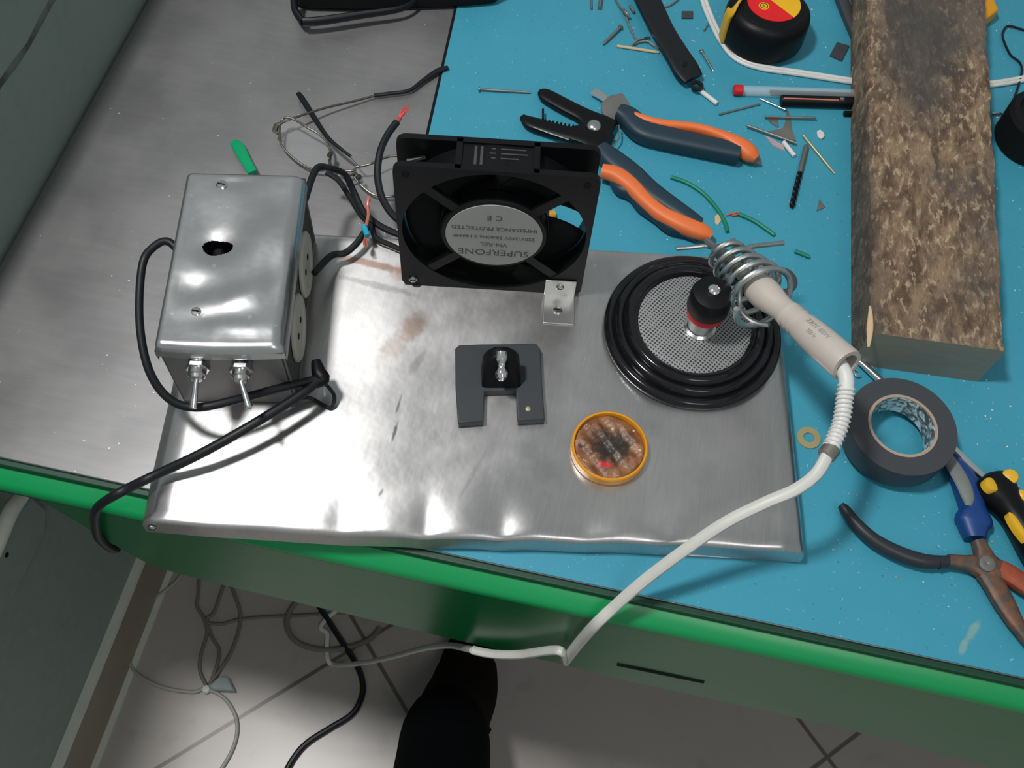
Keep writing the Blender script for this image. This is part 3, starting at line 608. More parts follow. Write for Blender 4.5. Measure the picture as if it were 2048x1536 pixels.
P2 = [tuple(kk), tuple(aty(1124, 1304, -.0235)), tuple(aty(1100, 1301, -.0225)), tuple(aty(1040, 1309, -.0225)), tuple(aty(985, 1308, -.0225)), tuple(aty(945, 1300, -.0215)), V3(900, 1291, -.21), V3(850, 1296, -.27), V3(790, 1312, -.36), V3(730, 1325, -.45), V3(672, 1330, FLOOR + .004), V3(655, 1316, FLOOR + .003), V3(655, 1270, FLOOR + .003), V3(662, 1230, FLOOR + .003), (.30, .20, FLOOR + .003)]
m.sweep([p + (.0032, .0022) for p in P2[:6]] , 6, 12, e=2.4); m.sweep([p + (.0026, .0020) for p in P2[5:]], 8, 12, e=2.4)
obj('cord', m, M['cord'], t)
# ================================================================ HOOK-UP CABLES AND WIRES
def cablething(name, label, pts, r, material=None, cat='cable'):
    m = MB(); m.tube(pts, r, 8, 10); o = obj(name, m, material or M['cable'], loc=pts[len(pts) // 2]); tag(o, label, cat); return o
def strands(parent, P, d, n=6, L=.012, mt='copper'):
    m = MB(); P = Vector(P); d = Vector(d).normalized()
    for k in range(n):
        j_ = Vector((random.uniform(-1, 1), random.uniform(-1, 1), random.uniform(-.3, 1))) * .22
        e = P + (d + j_) * L * random.uniform(.7, 1.1); m.tube([tuple(P), tuple(P.lerp(e, .5) + j_ * .003), tuple(e)], .00045, 4, 6)
    o = obj('copper_strands', m, M[mt], parent, label='bare copper strands'); return o
cablething('power_cable', 'thick black cable arching from the control box behind to the fan', [tuple(BX(BW - .004, BL + .002, .062)), V3(632, 339, .060), V3(660, 337, .055), V3(690, 350, .046), V3(708, 385, .036), V3(728, 425, .030), V3(760, 452, .027), V3(800, 470, .026), V3(830, 480, .026)], .0024)
cablething('power_cable', 'black cable close beneath the arching one, below the eyeglasses', [V3(652, 345, .030), V3(676, 360, .028), V3(700, 395, .027), V3(722, 430, .026), V3(742, 450, .026), V3(752, 476, .026), V3(785, 492, .026), V3(815, 505, .026)], .0020)
o = cablething('power_cable', 'black cable curling from the box side sockets to a blue and copper joint', [tuple(BX(BW + .004, .085, .045)), V3(662, 512, .035), V3(690, 506, .032), V3(712, 488, .033), V3(728, 466, .034), V3(734, 455, .034)], .0023)
m = MB(); m.tube([V3(728, 452, .037), V3(735, 472, .037)], .0020, 1, 10); obj('insulation', m, M['cyan'], o, label='bright blue insulation')
strands(o, V3(730, 474, .036), at(733, 500, .036) - at(730, 474, .036), 6, .009)
m = MB(); m.tube([V3(732, 452, .038), V3(737, 430, .039), V3(735, 412, .040)], .0012, 3, 8); obj('twisted_copper', m, M['copper'], o); strands(o, V3(735, 415, .040), at(741, 390, .041) - at(735, 415, .04), 5, .009)
o = cablething('power_cable', 'black cable rising left of the fan with a red stripped end', [V3(812, 448, .028), V3(786, 430, .030), V3(764, 395, .034), V3(755, 350, .038), V3(760, 305, .042), V3(775, 270, .044), V3(794, 244, .046)], .0026)
m = MB(); m.tube([V3(793, 246, .046), V3(800, 236, .046)], .0016, 1, 8); obj('insulation', m, M['redcopper'], o)
strands(o, V3(798, 238, .046), at(817, 215, .047) - at(798, 238, .046), 6, .011, 'redcopper')
cablething('wire_offcut', 'short white wire end beside the left foot of the fan', [V3(768, 466, H + .002), V3(798, 461, H + .002)], .0010, M['white'], 'wire')
# green strip
m = MB(); m.sweep([V3(466, 284, .003) + (.0028, .0010), V3(476, 292, .004) + (.0044, .0014), V3(490, 318, .006) + (.0040, .0014), V3(505, 345, .008) + (.0036, .0012)], 5, 12, e=2.5)
o = obj('plastic_strip', m, M['greenfoil']); tag(o, 'shiny green plastic strip sticking out behind the control box', 'strip')
# ================================================================ EYEGLASSES
t = thing('eyeglasses', 'thin wire rimmed eyeglasses with black temple tips behind the control box', 'eyeglasses', at(660, 300, 0))
rim = [(559, 268, .010), (563, 290, .008), (584, 314, .006), (611, 333, .005), (637, 341, .006), (655, 335, .008), (661, 310, .010), (655, 287, .012), (637, 268, .013), (613, 254, .014), (592, 241, .014), (574, 235, .014), (562, 243, .012), (559, 268, .010)]
rp = [V3(*p) for p in rim]
m = MB(); m.tube(rp, .0009, 6, 8); r1 = obj('rim', m, M['rimmetal'], t)
def lensmesh(pp):
    c_ = sum((Vector(p) for p in pp[:-1]), Vector()) / (len(pp) - 1); Q = crom(pp, 5); m = MB(); n_ = len(Q) - 1
    vs = [Vector(q) for q in Q[:-1]]; up = Vector((0, 0, .0008)); m.add([c_ + up] + [v + up * .3 for v in vs] + [c_ - up * .3] + [v - up * .3 for v in vs],
        [[0, 1 + i, 1 + (i + 1) % n_] for i in range(n_)] + [[n_ + 1, n_ + 2 + (i + 1) % n_, n_ + 2 + i] for i in range(n_)]); return m
obj('lens', lensmesh(rp), M['lens'], r1)
rim2 = [(712, 334, .012), (740, 328, .014), (772, 315, .014), (800, 312, .014), (826, 322, .013), (835, 350, .010), (820, 378, .007), (790, 392, .005), (750, 390, .005), (722, 370, .007), (708, 350, .010), (712, 334, .012)]
rp2 = [V3(*p) for p in rim2]; m = MB(); m.tube(rp2, .0009, 6, 8); r2 = obj('rim', m, M['rimmetal'], t); obj('lens', lensmesh(rp2), M['lens'], r2)
m = MB(); m.tube([V3(656, 337, .009), V3(680, 341, .010), V3(700, 342, .011), V3(712, 340, .011)], .0010, 5, 8)
m.tube([V3(658, 320, .009), V3(665, 335, .012), V3(680, 352, .012), V3(700, 350, .012), V3(714, 346, .011)], .0009, 5, 8); obj('bridge', m, M['rimmetal'], t)
for p in ((660, 309, .013), (717, 354, .013)):
    m = MB(); m.lathe([(0, -.0012), (.002, -.001), (.0030, 0), (.002, .001), (0, .0012)], Matrix.Translation(at(*p)), 16, sx=.7); obj('nose_pad', m, M['darkgrip'], t)
m = MB(); m.tube([V3(700, 311, .014), V3(712, 324, .014), V3(722, 333, .014)], .0008, 3, 8)
tm1 = obj('temple', m, M['steel'], t)
m = MB(); m.sweep([V3(597, 187, .004) + (.0020, .0014), V3(606, 200, .006) + (.0024, .0016), V3(630, 238, .010) + (.0020, .0015), V3(655, 274, .013) + (.0016, .0013), V3(682, 298, .014) + (.0013, .0012), V3(702, 313, .014) + (.0011, .0011)], 6, 12); obj('temple_tip', m, M['cable'], tm1)
m = MB(); m.tube([V3(555, 268, .010), V3(551, 258, .011), V3(560, 248, .012), V3(585, 237, .012), V3(605, 230, .011), V3(650, 216, .008), V3(705, 203, .005), V3(752, 191, .003)], .0009, 6, 8)
m.sweep([V3(549, 264, .010) + (.002, .002), V3(553, 252, .011) + (.0022, .002), V3(562, 246, .012) + (.001, .001)], 4, 8)
tm2 = obj('temple', m, M['rimmetal'], t)
m = MB(); m.sweep([V3(748, 191, .003) + (.0016, .0014), V3(780, 187, .003) + (.0016, .0014), V3(818, 181, .003) + (.0015, .0014), V3(845, 162, .003) + (.0018, .0014), V3(875, 142, .003) + (.0024, .0016), V3(896, 135, .003) + (.0018, .0014)], 6, 12); obj('temple_tip', m, M['cable'], tm2)
# ================================================================ WOOD BLOCK
yb = .70; lx = lambda y: .5905 - .046 * (y - .192); rx = lambda y: .6765 - .018 * (y - .198); BZ = .0418
m = MB()
def nz(*a): return math.sin(a[0] * 130 + a[1] * 77) * .4 + math.sin(a[0] * 311 + a[1] * 190 + 2) * .25 + math.sin(a[1] * 470 + a[0] * 91) * .2
NY = 140; ring = []
for j_ in range(NY + 1):
    f_ = j_ / NY; cs = []
    def P2_(u_, z_, f_=f_):
        yf = .192 + .006 * u_; y = yf + (yb - yf) * f_; x = lx(y) + (rx(y) - lx(y)) * u_
        return x, y, z_
    K = [(0, MZ), (0, .012), (0, .024), (.0, .034), (.015, .0395)] + [(u_, BZ) for u_ in [.05 + .9 * i / 16 for i in range(17)]] + [(.99, BZ - .001), (1, .034), (1, .02), (1, MZ)]
    for u_, z_ in K:
        x, y, z = P2_(u_, z_); w = nz(x + u_, y + z_ * 3); 
        if u_ <= .02 and z_ > .002: x += .0010 * w - .0012 * math.sin(y * 22) ** 2
        if u_ >= .98 and z_ > .002: x += .0012 * w
        if z_ > .035: z += .0006 * w
        cs.append(Vector((x, y, z)))
    ring.append(cs)
k_ = len(ring[0]); m.add([v for r in ring for v in r], [[j_ * k_ + i, j_ * k_ + (i + 1) % k_, (j_ + 1) * k_ + (i + 1) % k_, (j_ + 1) * k_ + i] for j_ in range(NY) for i in range(k_)])
m.add(ring[0], [list(range(k_))], 1); m.add(ring[-1], [list(range(k_))], 1)
o = obj('wood_block', m, [M['bark'], M['woodend']], loc=(.62, .4, MZ), angle=40); tag(o, 'long rough weathered wooden block lying on the blue mat', 'wood')
m = MB(); m.sweep([V3(1737, 694, BZ + .0003) + (.0008, .0004), V3(1740, 660, BZ + .0008) + (.0022, .0009), V3(1741, 630, BZ + .0008) + (.0016, .0008), V3(1740, 612, BZ + .0004) + (.0006, .0004)], 4, 8); obj('splinter', m, M['wood'], o, label='pale splinter on the near left corner')
# ================================================================ ELECTRICAL TAPE
TZ = .0075; TH = .0185; tc = at(1806, 851, TZ + TH); tr = .0345
TM = Matrix.Translation((tc.x, tc.y, TZ))
n = NT('tape_face'); ln = n.N('ShaderNodeVectorMath', operation='LENGTH'); sp_ = n.mapped(scale=(1, 1, 0)); n.L(sp_, ln.inputs[0]); w_ = n.math('SINE', n.math('MULTIPLY', ln.outputs['Value'], 9000.))
n.set(n.mix(n.math('MULTIPLY', n.ramp(w_, -1, 1), .6), (.040, .044, .052), (.066, .070, .080)), .48); M['tapeface'] = n.m
t = thing('electrical_tape', 'roll of dark grey electrical tape lying across the screwdriver shaft', 'tape', (tc.x, tc.y, TZ))
m = MB(); m.lathe([(.0222, 0), (tr, 0), (tr + .0003, .001), (tr + .0003, TH - .001), (tr, TH), (.0222, TH), (.0222, 0)], TM, 96); obj('tape_roll', m, M['tapeface'], t)
n = NT('card_core'); n.set(n.mix(n.noise(90, 3), (.34, .27, .20), (.42, .34, .27)), .7); M['card'] = n.m
m = MB(); m.lathe([(.0203, .0003), (.0222, .0003), (.0222, TH + .0002), (.0203, TH + .0002), (.0203, .0003)], TM, 72); obj('core', m, M['card'], t)
m = MB(); m.lathe([(.0200, .0005), (.0203, .0005), (.0203, TH - .0008), (.0200, TH - .0008), (.0200, .0005)], TM, 72)
n = NT('foil_liner'); n.set(n.mix(n.ramp(n.noise(130, 5, dist=2), .4, .6), (.10, .11, .11), (.8, .82, .82)), .3, .35); n.bump(n.noise(160, 3), .8, .002); obj('core_liner', m, n.m, t, label='crinkled shiny liner inside the core')
# ================================================================ SCREWDRIVER
s0 = at(1722, 724, .0058); s1 = at(1975, 962, .0085); sh = (s1 - s0).normalized()
hE = at(2120, 1140, .0125); hs = at(1962, 950, .0115)
t = thing('screwdriver', 'black and yellow handled screwdriver with its shaft under the tape roll', 'screwdriver', s1)
m = MB(); m.sweep([tuple(s0) + (.0024, .0014), tuple(s0 + sh * .008) + (.0025, .0024), tuple(s1) + (.0025, .0025)], 2, 14); obj('shaft', m, M['chrome'], t)
hd_ = (at(2060, 1080, .012) - at(1978, 964, .0115)).normalized(); hs = at(1982, 967, .0115)
def hp2(L, w, th): q = hs + hd_ * L; return (q.x, q.y, .0125, w, th)
m = MB(); m.sweep([hp2(-.006, .0035, .0035), hp2(-.003, .010, .0085), hp2(.004, .0125, .0105), hp2(.010, .0115, .0105), hp2(.016, .0095, .0095), hp2(.024, .0085, .009), hp2(.034, .0095, .010), hp2(.05, .0115, .011), hp2(.075, .012, .0112), hp2(.088, .009, .009)], 6, 28, e=2.3); hh = obj('handle', m, M['black'], t)
sp2 = hd_.cross(Vector((0, 0, 1))).normalized()
for (L, off, a_, b_) in ((.0025, .0072, .0050, .0050), (.0025, -.0072, .0050, .0050), (.0155, -.0080, .0040, .0030), (.033, .0065, .0115, .0036), (.036, -.0068, .0115, .0036)):
    q = hs + hd_ * L + sp2 * off; m = MB(); Mx = Matrix.Translation((q.x, q.y, .0216 if L < .01 else .0195)) @ Matrix((hd_, Vector((0, 0, 1)).cross(hd_), Vector((0, 0, 1)))).transposed().to_4x4() @ Matrix.Rotation((-.3 if off > 0 else .3), 4, 'X')
    m.lathe([(0, .0016), (.6, .0014), (.9, .0009), (1, 0), (.98, -.004), (0, -.004)], Mx @ Matrix.Diagonal((a_, b_, 1, 1)), 28); obj('grip_inlay', m, M['yellow'], hh, label='yellow rubber inlay')
# ================================================================ PLIERS (rusty, lower right)
t = thing('pliers', 'open rusty pliers with one black and one blue grey grip, lower right', 'pliers', at(1970, 1130, 0))
n = NT('rusty_steel'); n.set(n.mix(n.ramp(n.noise(150, 4), .42, .62), (.11, .085, .075), (.20, .10, .06)), .55, .45); n.bump(n.noise(300, 3), .3, .0005); M['rusty'] = n.m
n = NT('red_rust'); n.set(n.mix(n.noise(160, 4), (.25, .05, .02), (.42, .10, .05)), .6, .2); M['redrust'] = n.m
pz = .008
m = MB(); m.sweep([V3(1895, 1122, pz) + (.0040, .0042), V3(1925, 1126, pz) + (.0045, .0045), V3(1950, 1130, pz) + (.0062, .0045), V3(1972, 1140, pz) + (.0082, .0046), V3(1988, 1170, pz) + (.0066, .0042), V3(2008, 1205, pz) + (.0064, .0040), V3(2034, 1250, pz) + (.0046, .0036), V3(2068, 1300, pz) + (.0026, .0028)], 5, 14, e=3); j1 = obj('jaw', m, M['rusty'], t)
m = MB(); m.sweep([V3(1878, 1124, pz) + (.0040, .0042), V3(1845, 1122, pz) + (.0047, .0048), V3(1800, 1108, pz) + (.0048, .0048), V3(1750, 1082, pz) + (.0045, .0045), V3(1712, 1048, pz) + (.0040, .0042), V3(1690, 1020, pz) + (.0034, .0036), V3(1681, 1010, pz) + (.0022, .0026)], 6, 14); m.sweep([V3(1905, 1122, pz) + (.0034, .0036), V3(1875, 1125, pz) + (.0044, .0046)], 2, 12)
obj('grip', m, M['darkgrip'], t, label='long curved black grip')
pz2 = .0095
m = MB(); m.sweep([V3(1955, 1082, pz2) + (.0040, .004), V3(1965, 1105, pz2) + (.0052, .0045), V3(1976, 1132, pz2) + (.0082, .0046), V3(1998, 1140, pz2) + (.0066, .004)], 5, 14, e=3); obj('jaw', m, M['rusty'], t)
m = MB(); m.sweep([V3(1996, 1138, pz2) + (.0060, .0042), V3(2020, 1150, pz2) + (.0062, .0042), V3(2050, 1172, pz2) + (.0056, .004), V3(2090, 1204, pz2) + (.003, .003)], 5, 14, e=3); obj('jaw_tip', m, M['redrust'], t, label='red rusted jaw tip')
m = MB(); m.lathe([(0, 0), (.0052, 0), (.0048, .0012), (.0022, .0018), (0, .001)], Matrix.Translation(at(1973, 1128, .0135)), 28); obj('pivot_rivet', m, M['dullsteel'], t)
m = MB(); gz = .0075
m.sweep([V3(1872, 860, .004) + (.0050, .0030), V3(1893, 900, .004) + (.0062, .0030), V3(1915, 935, .0055) + (.0078, .0045), V3(1935, 980, gz) + (.0086, .0065), V3(1944, 1015, gz) + (.0080, .0065), V3(1946, 1032, gz) + (.0105, .0072), V3(1947, 1046, gz) + (.0112, .0072), V3(1947, 1058, gz) + (.0088, .0068), V3(1950, 1078, gz) + (.0064, .006)], 6, 18, e=2.5); g2 = obj('grip', m, M['blue'], t, label='blue grip with grey inlay')
m = MB(); m.sweep([V3(1884, 898, .0065) + (.0028, .0016), V3(1905, 930, .0100) + (.0048, .0018), V3(1925, 965, .0130) + (.0050, .0022), V3(1936, 995, .0135) + (.0042, .0022), V3(1936, 1012, .0130) + (.0018, .0012)], 6, 14); obj('grip_inlay', m, M['greygrip'], g2, label='grey rubber inlay')
# ================================================================ WIRE STRIPPER
t = thing('wire_stripper', 'wire stripper with black jaws and orange and dark blue handles', 'wire stripper', at(1185, 258, 0))
sz = .007
m = MB(); m.sweep([V3(1078, 184, sz) + (.0020, .002), V3(1090, 190, sz) + (.0056, .0028), V3(1130, 212, sz) + (.0064, .003), V3(1165, 230, sz) + (.0068, .003), V3(1195, 250, sz) + (.0110, .0032), V3(1225, 262, sz) + (.0100, .0032)], 5, 14, e=3.5); obj('upper_jaw', m, M['black'], t)
m = MB(); m.sweep([V3(1044, 234, sz) + (.0024, .002), V3(1062, 246, sz) + (.0055, .0028), V3(1100, 258, sz) + (.0062, .003), V3(1140, 268, sz) + (.0066, .003), V3(1180, 272, sz) + (.0120, .0032), V3(1215, 290, sz) + (.0100, .0032)], 5, 14, e=3.5)
for k in range(8):
    q = at(1090 + k * 8, 244 + k * 1.6, sz); m.box((q.x, q.y, sz), (.0014, .0014, .0052), Matrix())
lj = obj('lower_jaw', m, M['black'], t)
m = MB(); m.sweep([V3(1067, 254, sz + .0034) + (.0006, .0003), V3(1100, 266, sz + .0034) + (.0007, .0003), V3(1138, 279, sz + .0034) + (.0006, .0003)], 3, 6); obj('steel_scale', m, M['dullsteel'], lj)
m = MB(); m.tube([V3(1086, 218, sz), V3(1086, 238, sz)], .0009, 1, 8); obj('stop_pin', m, M['cable'], lj)
q = at(1187, 256, sz); m = MB(); m.lathe([(0, 0), (.0058, 0), (.0052, .0010), (.003, .0022), (0, .0026)], Matrix.Translation((q.x, q.y, sz + .003)), 32); obj('pivot_bolt', m, M['steel'], t)
q = at(1237, 238, sz); m = MB(); m.lathe([(0, 0), (.0026, 0), (.002, .0012), (0, .0016)], Matrix.Translation((q.x, q.y, sz + .003)), 20); obj('rivet', m, M['chrome'], t)
m = MB(); bp = [at(*p, .0065) for p in ((1203, 205), (1222, 190), (1245, 186), (1258, 205), (1266, 230), (1248, 245), (1212, 236), (1204, 222))]; m.prism([(p.x, p.y) for p in bp], .0048, .0066); obj('steel_plate', m, M['dullsteel'], t, bevel=.0003)
m = MB(); m.prism([(p.x, p.y) for p in [at(*p, .006) for p in ((1180, 186), (1192, 176), (1216, 192), (1210, 203))]], .0050, .0062); obj('blade_tab', m, M['chrome'], t)
m = MB(); m.tube([V3(1238, 250, .010), V3(1238, 275, .009), V3(1222, 294, .008), V3(1205, 296, .007)], .0006, 6, 8); obj('spring', m, M['dullsteel'], t)
hz_ = .0085
def handle(blue, orange, lb_):
    m = MB(); m.sweep([V3(*p, hz_) + (w, .0070) for p, w in blue], 6, 18, e=3.2); a_ = obj('handle', m, M['navy'], t, label=lb_)
    m = MB(); m.sweep([V3(p[0], p[1], z_) + (w, th) for p, w, z_, th in orange], 6, 16, e=2.6); obj('orange_grip', m, M['orange'], a_, label='orange rubber grip')
handle((((1236, 226), .0060), ((1256, 236), .0085), ((1285, 262), .0095), ((1330, 276), .0090), ((1400, 292), .0082), ((1450, 302), .0082), ((1478, 308), .0080)),
       (((1256, 222), .0018, .011, .003), ((1276, 236), .0030, .0120, .0040), ((1320, 249), .0034, .0120, .0045), ((1390, 257), .0034, .0120, .0045), ((1440, 272), .0040, .0118, .0050), ((1478, 292), .0062, .0105, .0062), ((1500, 308), .0066, .0095, .0058), ((1513, 318), .0034, .0090, .0030)), 'upper dark blue handle')
handle((((1200, 300), .0060), ((1225, 322), .0085), ((1262, 350), .0085), ((1300, 385), .0080), ((1345, 418), .0072), ((1385, 445), .0060), ((1400, 453), .0040)),
       (((1203, 342), .0050, .0110, .0050), ((1232, 350), .0062, .0110, .0056), ((1262, 372), .0062, .0108, .0056), ((1292, 404), .0056, .0108, .0056), ((1325, 430), .0058, .0108, .0056), ((1365, 450), .0066, .0105, .0060), ((1400, 463), .0066, .0100, .0055), ((1422, 473), .0036, .0090, .0035)), 'lower dark blue handle')
m = MB(); m.sweep([V3(1222, 366, .006) + (.0016, .003), V3(1240, 380, .007) + (.0040, .005), V3(1262, 392, .007) + (.0030, .005), V3(1285, 415, .007) + (.0042, .005), V3(1312, 436, .007) + (.0032, .005), V3(1340, 456, .007) + (.0040, .005), V3(1372, 466, .007) + (.0030, .005), V3(1395, 476, .007) + (.0028, .0045)], 5, 12); obj('finger_rest', m, M['navy'], t, label='dark scalloped finger rest')
m = MB(); m.sweep([V3(1505, 318, .006) + (.0045, .003), V3(1522, 328, .004) + (.0012, .001)], 3, 8); obj('handle_tip', m, M['dullsteel'], t)
# ================================================================ TAPE MEASURE
TR = .0335; tzh = .034; tmc = at(1540, 22, tzh); TMx = Matrix.Translation((tmc.x, tmc.y + .004, MZ + .003))
t = thing('tape_measure', 'black tape measure with red and yellow round label at the top', 'tape measure', (tmc.x, tmc.y + .004, MZ))
m = MB(); m.lathe([(0, 0), (TR - .003, 0), (TR - .0005, .002), (TR, .006), (TR, .022), (TR - .001, .027), (TR - .004, .0305), (TR - .0065, .0315), (TR - .0085, .0308), (TR - .011, .0318), (0, .0318)], TMx, 72, sx=1.02, sy=.98); cs_ = obj('case', m, M['black'], t)
for k in range(16):
    a_ = -1.9 + k * .12
LR = .0215; half = math.radians(-38)
def sector(a0, a1, z0, z1, r=LR, c=(0.002, .004)):
    P = [(c[0] + r * math.cos(a0 + (a1 - a0) * k / 30), c[1] + r * math.sin(a0 + (a1 - a0) * k / 30)) for k in range(31)]; m = MB(); m.prism(P, z0, z1, TMx); return m
lab = obj('label', sector(half - math.pi, half, .0318, .0323), M['labelred'], t, label='red half of the round label')
lab2 = obj('label', sector(half, half + math.pi, .0318, .0323), M['labelyellow'], t, label='yellow half of the round label')
lg = at(1527, 15, tzh + .001); m = MB(); m.lathe([(0, .0002), (.0042, .0002), (.0042, .0004), (0, .0004)], Matrix.Translation((lg.x, lg.y, MZ + .0352)), 32); em = obj('emblem', m, M['labelyellow'], lab)
m = MB(); m.lathe([(.0026, .0004), (.0032, .0004), (.0032, .0006), (.0026, .0006), (.0026, .0004)], Matrix.Translation((lg.x, lg.y, MZ + .0352)), 28); m.text('K', .0038, T(lg.x, lg.y, MZ + .0357, .2), depth=.00008); obj('print', m, M['ink'], em)
q = at(1556, 0, tzh); m = MB(); m.text('E 3m', .0068, T(q.x + .002, q.y + .001, MZ + .0355, .2), depth=.00008); obj('print', m, M['ink'], lab2)
m = MB(); sp_ = [at(1440, 62, .006), at(1447, 34, .022), at(1462, 5, .034), at(1470, -25, .034)]
yp = [TMx @ Vector((TR * 1.025 * math.cos(a_) , TR * .985 * math.sin(a_), z_)) for a_, z_ in ((math.pi * 1.12, .002), (math.pi * 1.12, .024))]
m.sweep([tuple(yp[0]) + (.0054, .0018), tuple(yp[1]) + (.0054, .0018), tuple(TMx @ Vector((-TR * .86, -TR * .30, .0312))) + (.0054, .0014), tuple(TMx @ Vector((-TR * .66, TR * .2, .0318))) + (.0040, .0010), tuple(TMx @ Vector((-TR * .5, TR * .8, .0318))) + (.0040, .0010)], 5, 12, e=4, up=(-1, -.3, .2)); obj('yellow_stripe', m, M['yellow'], t)
# white twin cable under the tape measure and the block
m = MB()
for off in (-.0016, .0016):
    P_ = [at(*p, .003) for p in ((1402, -40), (1408, 0), (1424, 42), (1446, 84), (1474, 116), (1520, 134), (1600, 146), (1712, 163), (1800, 172), (1900, 172), (1990, 167), (2060, 155))]
    P_ = [Vector((p.x, p.y, MZ + .0018)) for p in P_]; Q = []
    for i, p in enumerate(P_):
        d_ = (P_[min(i + 1, len(P_) - 1)] - P_[max(i - 1, 0)]).normalized(); Q.append(tuple(p + Vector((-d_.y, d_.x, 0)) * off))
    m.tube(Q, .0017, 6, 10)
o = obj('twin_cable', m, M['white']); tag(o, 'flat white twin cable running under the wooden block', 'cable')
# ================================================================ SMALL THINGS ON THE MAT
def L2(p, z): return Vector(at(p[0], p[1], z))
def rod(name, label, cat, a, b, r, mt, z=None, group=None, taper=1., head=0, seg=12):
    z = MZ + r + .0001 if z is None else z; A_, B_ = L2(a, z), L2(b, z); d_ = B_ - A_; L = d_.length; m = MB()
    pf = [(0, 0), (r, 0), (r, L * .9), (r * taper, L), (0, L)]
    if head: pf = [(0, 0), (head, 0), (head, r * 1.1), (r, r * 1.4), (r, L * .88), (r * taper, L), (0, L)]
    zz = max(r, head) + MZ + .0001 if head else z
    Mx = axis((A_.x, A_.y, zz), (d_.x, d_.y, (z - zz) if head else 0)); m.lathe(pf, Mx, seg)
    o = obj(name, m, M[mt] if isinstance(mt, str) else mt, loc=(A_.x, A_.y, MZ)); tag(o, label, cat, group); return o
def chip(name, label, cat, poly, th, mt, z0=None, group=None, bevel=0):
    z0 = MZ if z0 is None else z0; m = MB(); P = [at(*p, z0 + th) for p in poly]; m.prism([(p.x, p.y) for p in P], z0, z0 + th); o = obj(name, m, M[mt], bevel=bevel); tag(o, label, cat, group); return o
# pen
t = thing('ballpoint_pen', 'clear barrelled pen with red end plug poking out from the block', 'pen', at(1475, 181, MZ))
z = MZ + .0042; a_, b_ = at(1485, 181, z), at(1760, 190, z); d_ = b_ - a_
m = MB(); m.lathe([(0, 0), (.0040, 0), (.0040, d_.length), (0, d_.length)], axis(a_, d_), 20); obj('barrel', m, M['clear'], t)
m = MB(); a2 = at(1540, 183, z); m.lathe([(0, 0), (.0014, 0), (.0014, (b_ - a2).length), (0, (b_ - a2).length)], axis(a2, d_), 12); obj('ink_tube', m, M['cable'], t)
m = MB(); a2 = at(1466, 180, z); m.lathe([(0, 0), (.0036, .0004), (.0043, .001), (.0043, (a_ - a2).length), (0, (a_ - a2).length)], axis(a2, d_), 20); obj('end_plug', m, M['red'], t, label='red end plug')
# black marker with copper line
t = thing('marker_pen', 'black pen barrel with copper stripe below the clear pen', 'pen', at(1565, 201, MZ)); z = MZ + .0048
a_, b_ = at(1562, 201, z), at(1750, 206, z); d_ = b_ - a_; m = MB(); m.lathe([(0, 0), (.0040, 0), (.0045, .001), (.0045, d_.length), (0, d_.length)], axis(a_, d_), 20); o = obj('barrel', m, M['black'], t)
m = MB(); m.sweep([V3(1568, 196, z + .0042) + (.0007, .0004), V3(1678, 200, z + .0042) + (.0007, .0004)], 1, 6); obj('stripe', m, M['copper'], o, label='copper coloured stripe')
m = MB(); m.sweep([V3(1680, 198, z + .0040) + (.0016, .0010), V3(1688, 198, z + .0040) + (.0016, .0010)], 1, 8); obj('clip_stud', m, M['steel'], o)
rod('plastic_stub', 'small black stub beside the block below the black pen', 'stub', (1688, 227), (1730, 228), .0022, 'black')
# flat black bar with holed end
t = thing('plastic_strap', 'broad matte black strap with a holed end at the top', 'strap', at(1340, 90, MZ))
m = MB(); m.sweep([V3(1265, -60, .014) + (.0095, .0022), V3(1298, 5, .014) + (.0105, .0024), V3(1325, 60, .013) + (.0098, .0024), V3(1352, 105, .012) + (.0100, .0026), V3(1372, 138, .010) + (.0108, .0028), V3(1386, 158, .008) + (.0092, .0026)], 6, 16, e=4); bd = obj('band', m, M['cable'], t)
q = at(1394, 172, .006); m = MB(); m.lathe([(.0026, -.001), (.0052, -.001), (.0052, .001), (.0026, .001), (.0026, -.001)], Matrix.Translation(q), 28); obj('eyelet', m, M['cable'], t)
q = at(1370, 128, .0130); m = MB(); m.lathe([(0, 0), (.002, 0), (.002, .0004), (0, .0004)], Matrix.Translation(q), 14, sy=1.6); obj('notch', m, M['blackmatte'], bd)
rod('plastic_tube', 'white plastic tube piece touching the strap end', 'tube', (1400, 181), (1434, 207), .0019, 'white')
rod('plastic_tube', 'white plastic tube piece in the debris left of the drill bit', 'tube', (1567, 284), (1589, 312), .0018, 'white')
chip('plastic_bit', 'small white plastic bit between debris and wooden block', 'plastic bit', ((1634, 262), (1640, 258), (1648, 264), (1650, 272), (1644, 277), (1636, 272)), .002, 'white', bevel=.0006)
rod('screw', 'thin silver screw lying right of the black strap', 'screw', (1402, 103), (1427, 143), .0011, 'steel', taper=.3, head=.0020)
rod('screw', 'dull grey screw lying left of the black strap', 'screw', (1242, 55), (1206, 89), .0013, 'dullsteel', taper=.4, head=.0022)
rod('wood_stick', 'pale thin wooden stick ending at the black strap', 'stick', (1234, 92), (1318, 105), .0012, 'wood', taper=.6)
o = rod('pin', 'lone silver pin lying above the wire stripper jaws', 'pin', (957, 180), (1061, 185), .0010, 'dullsteel', taper=.8, head=.0019)
rod('nail', 'thin grey nail below the red ended pen', 'nail', (1438, 229), (1520, 208), .0008, 'dullsteel')
rod('pin', 'short silver pin with a bright end below the clear pen', 'pin', (1570, 221), (1519, 197), .0009, 'steel', taper=.7, head=.0016)
rod('metal_rod', 'thin brownish rod lying across the metal scraps', 'rod', (1530, 233), (1632, 236), .0009, 'dullsteel', z=MZ + .0028)
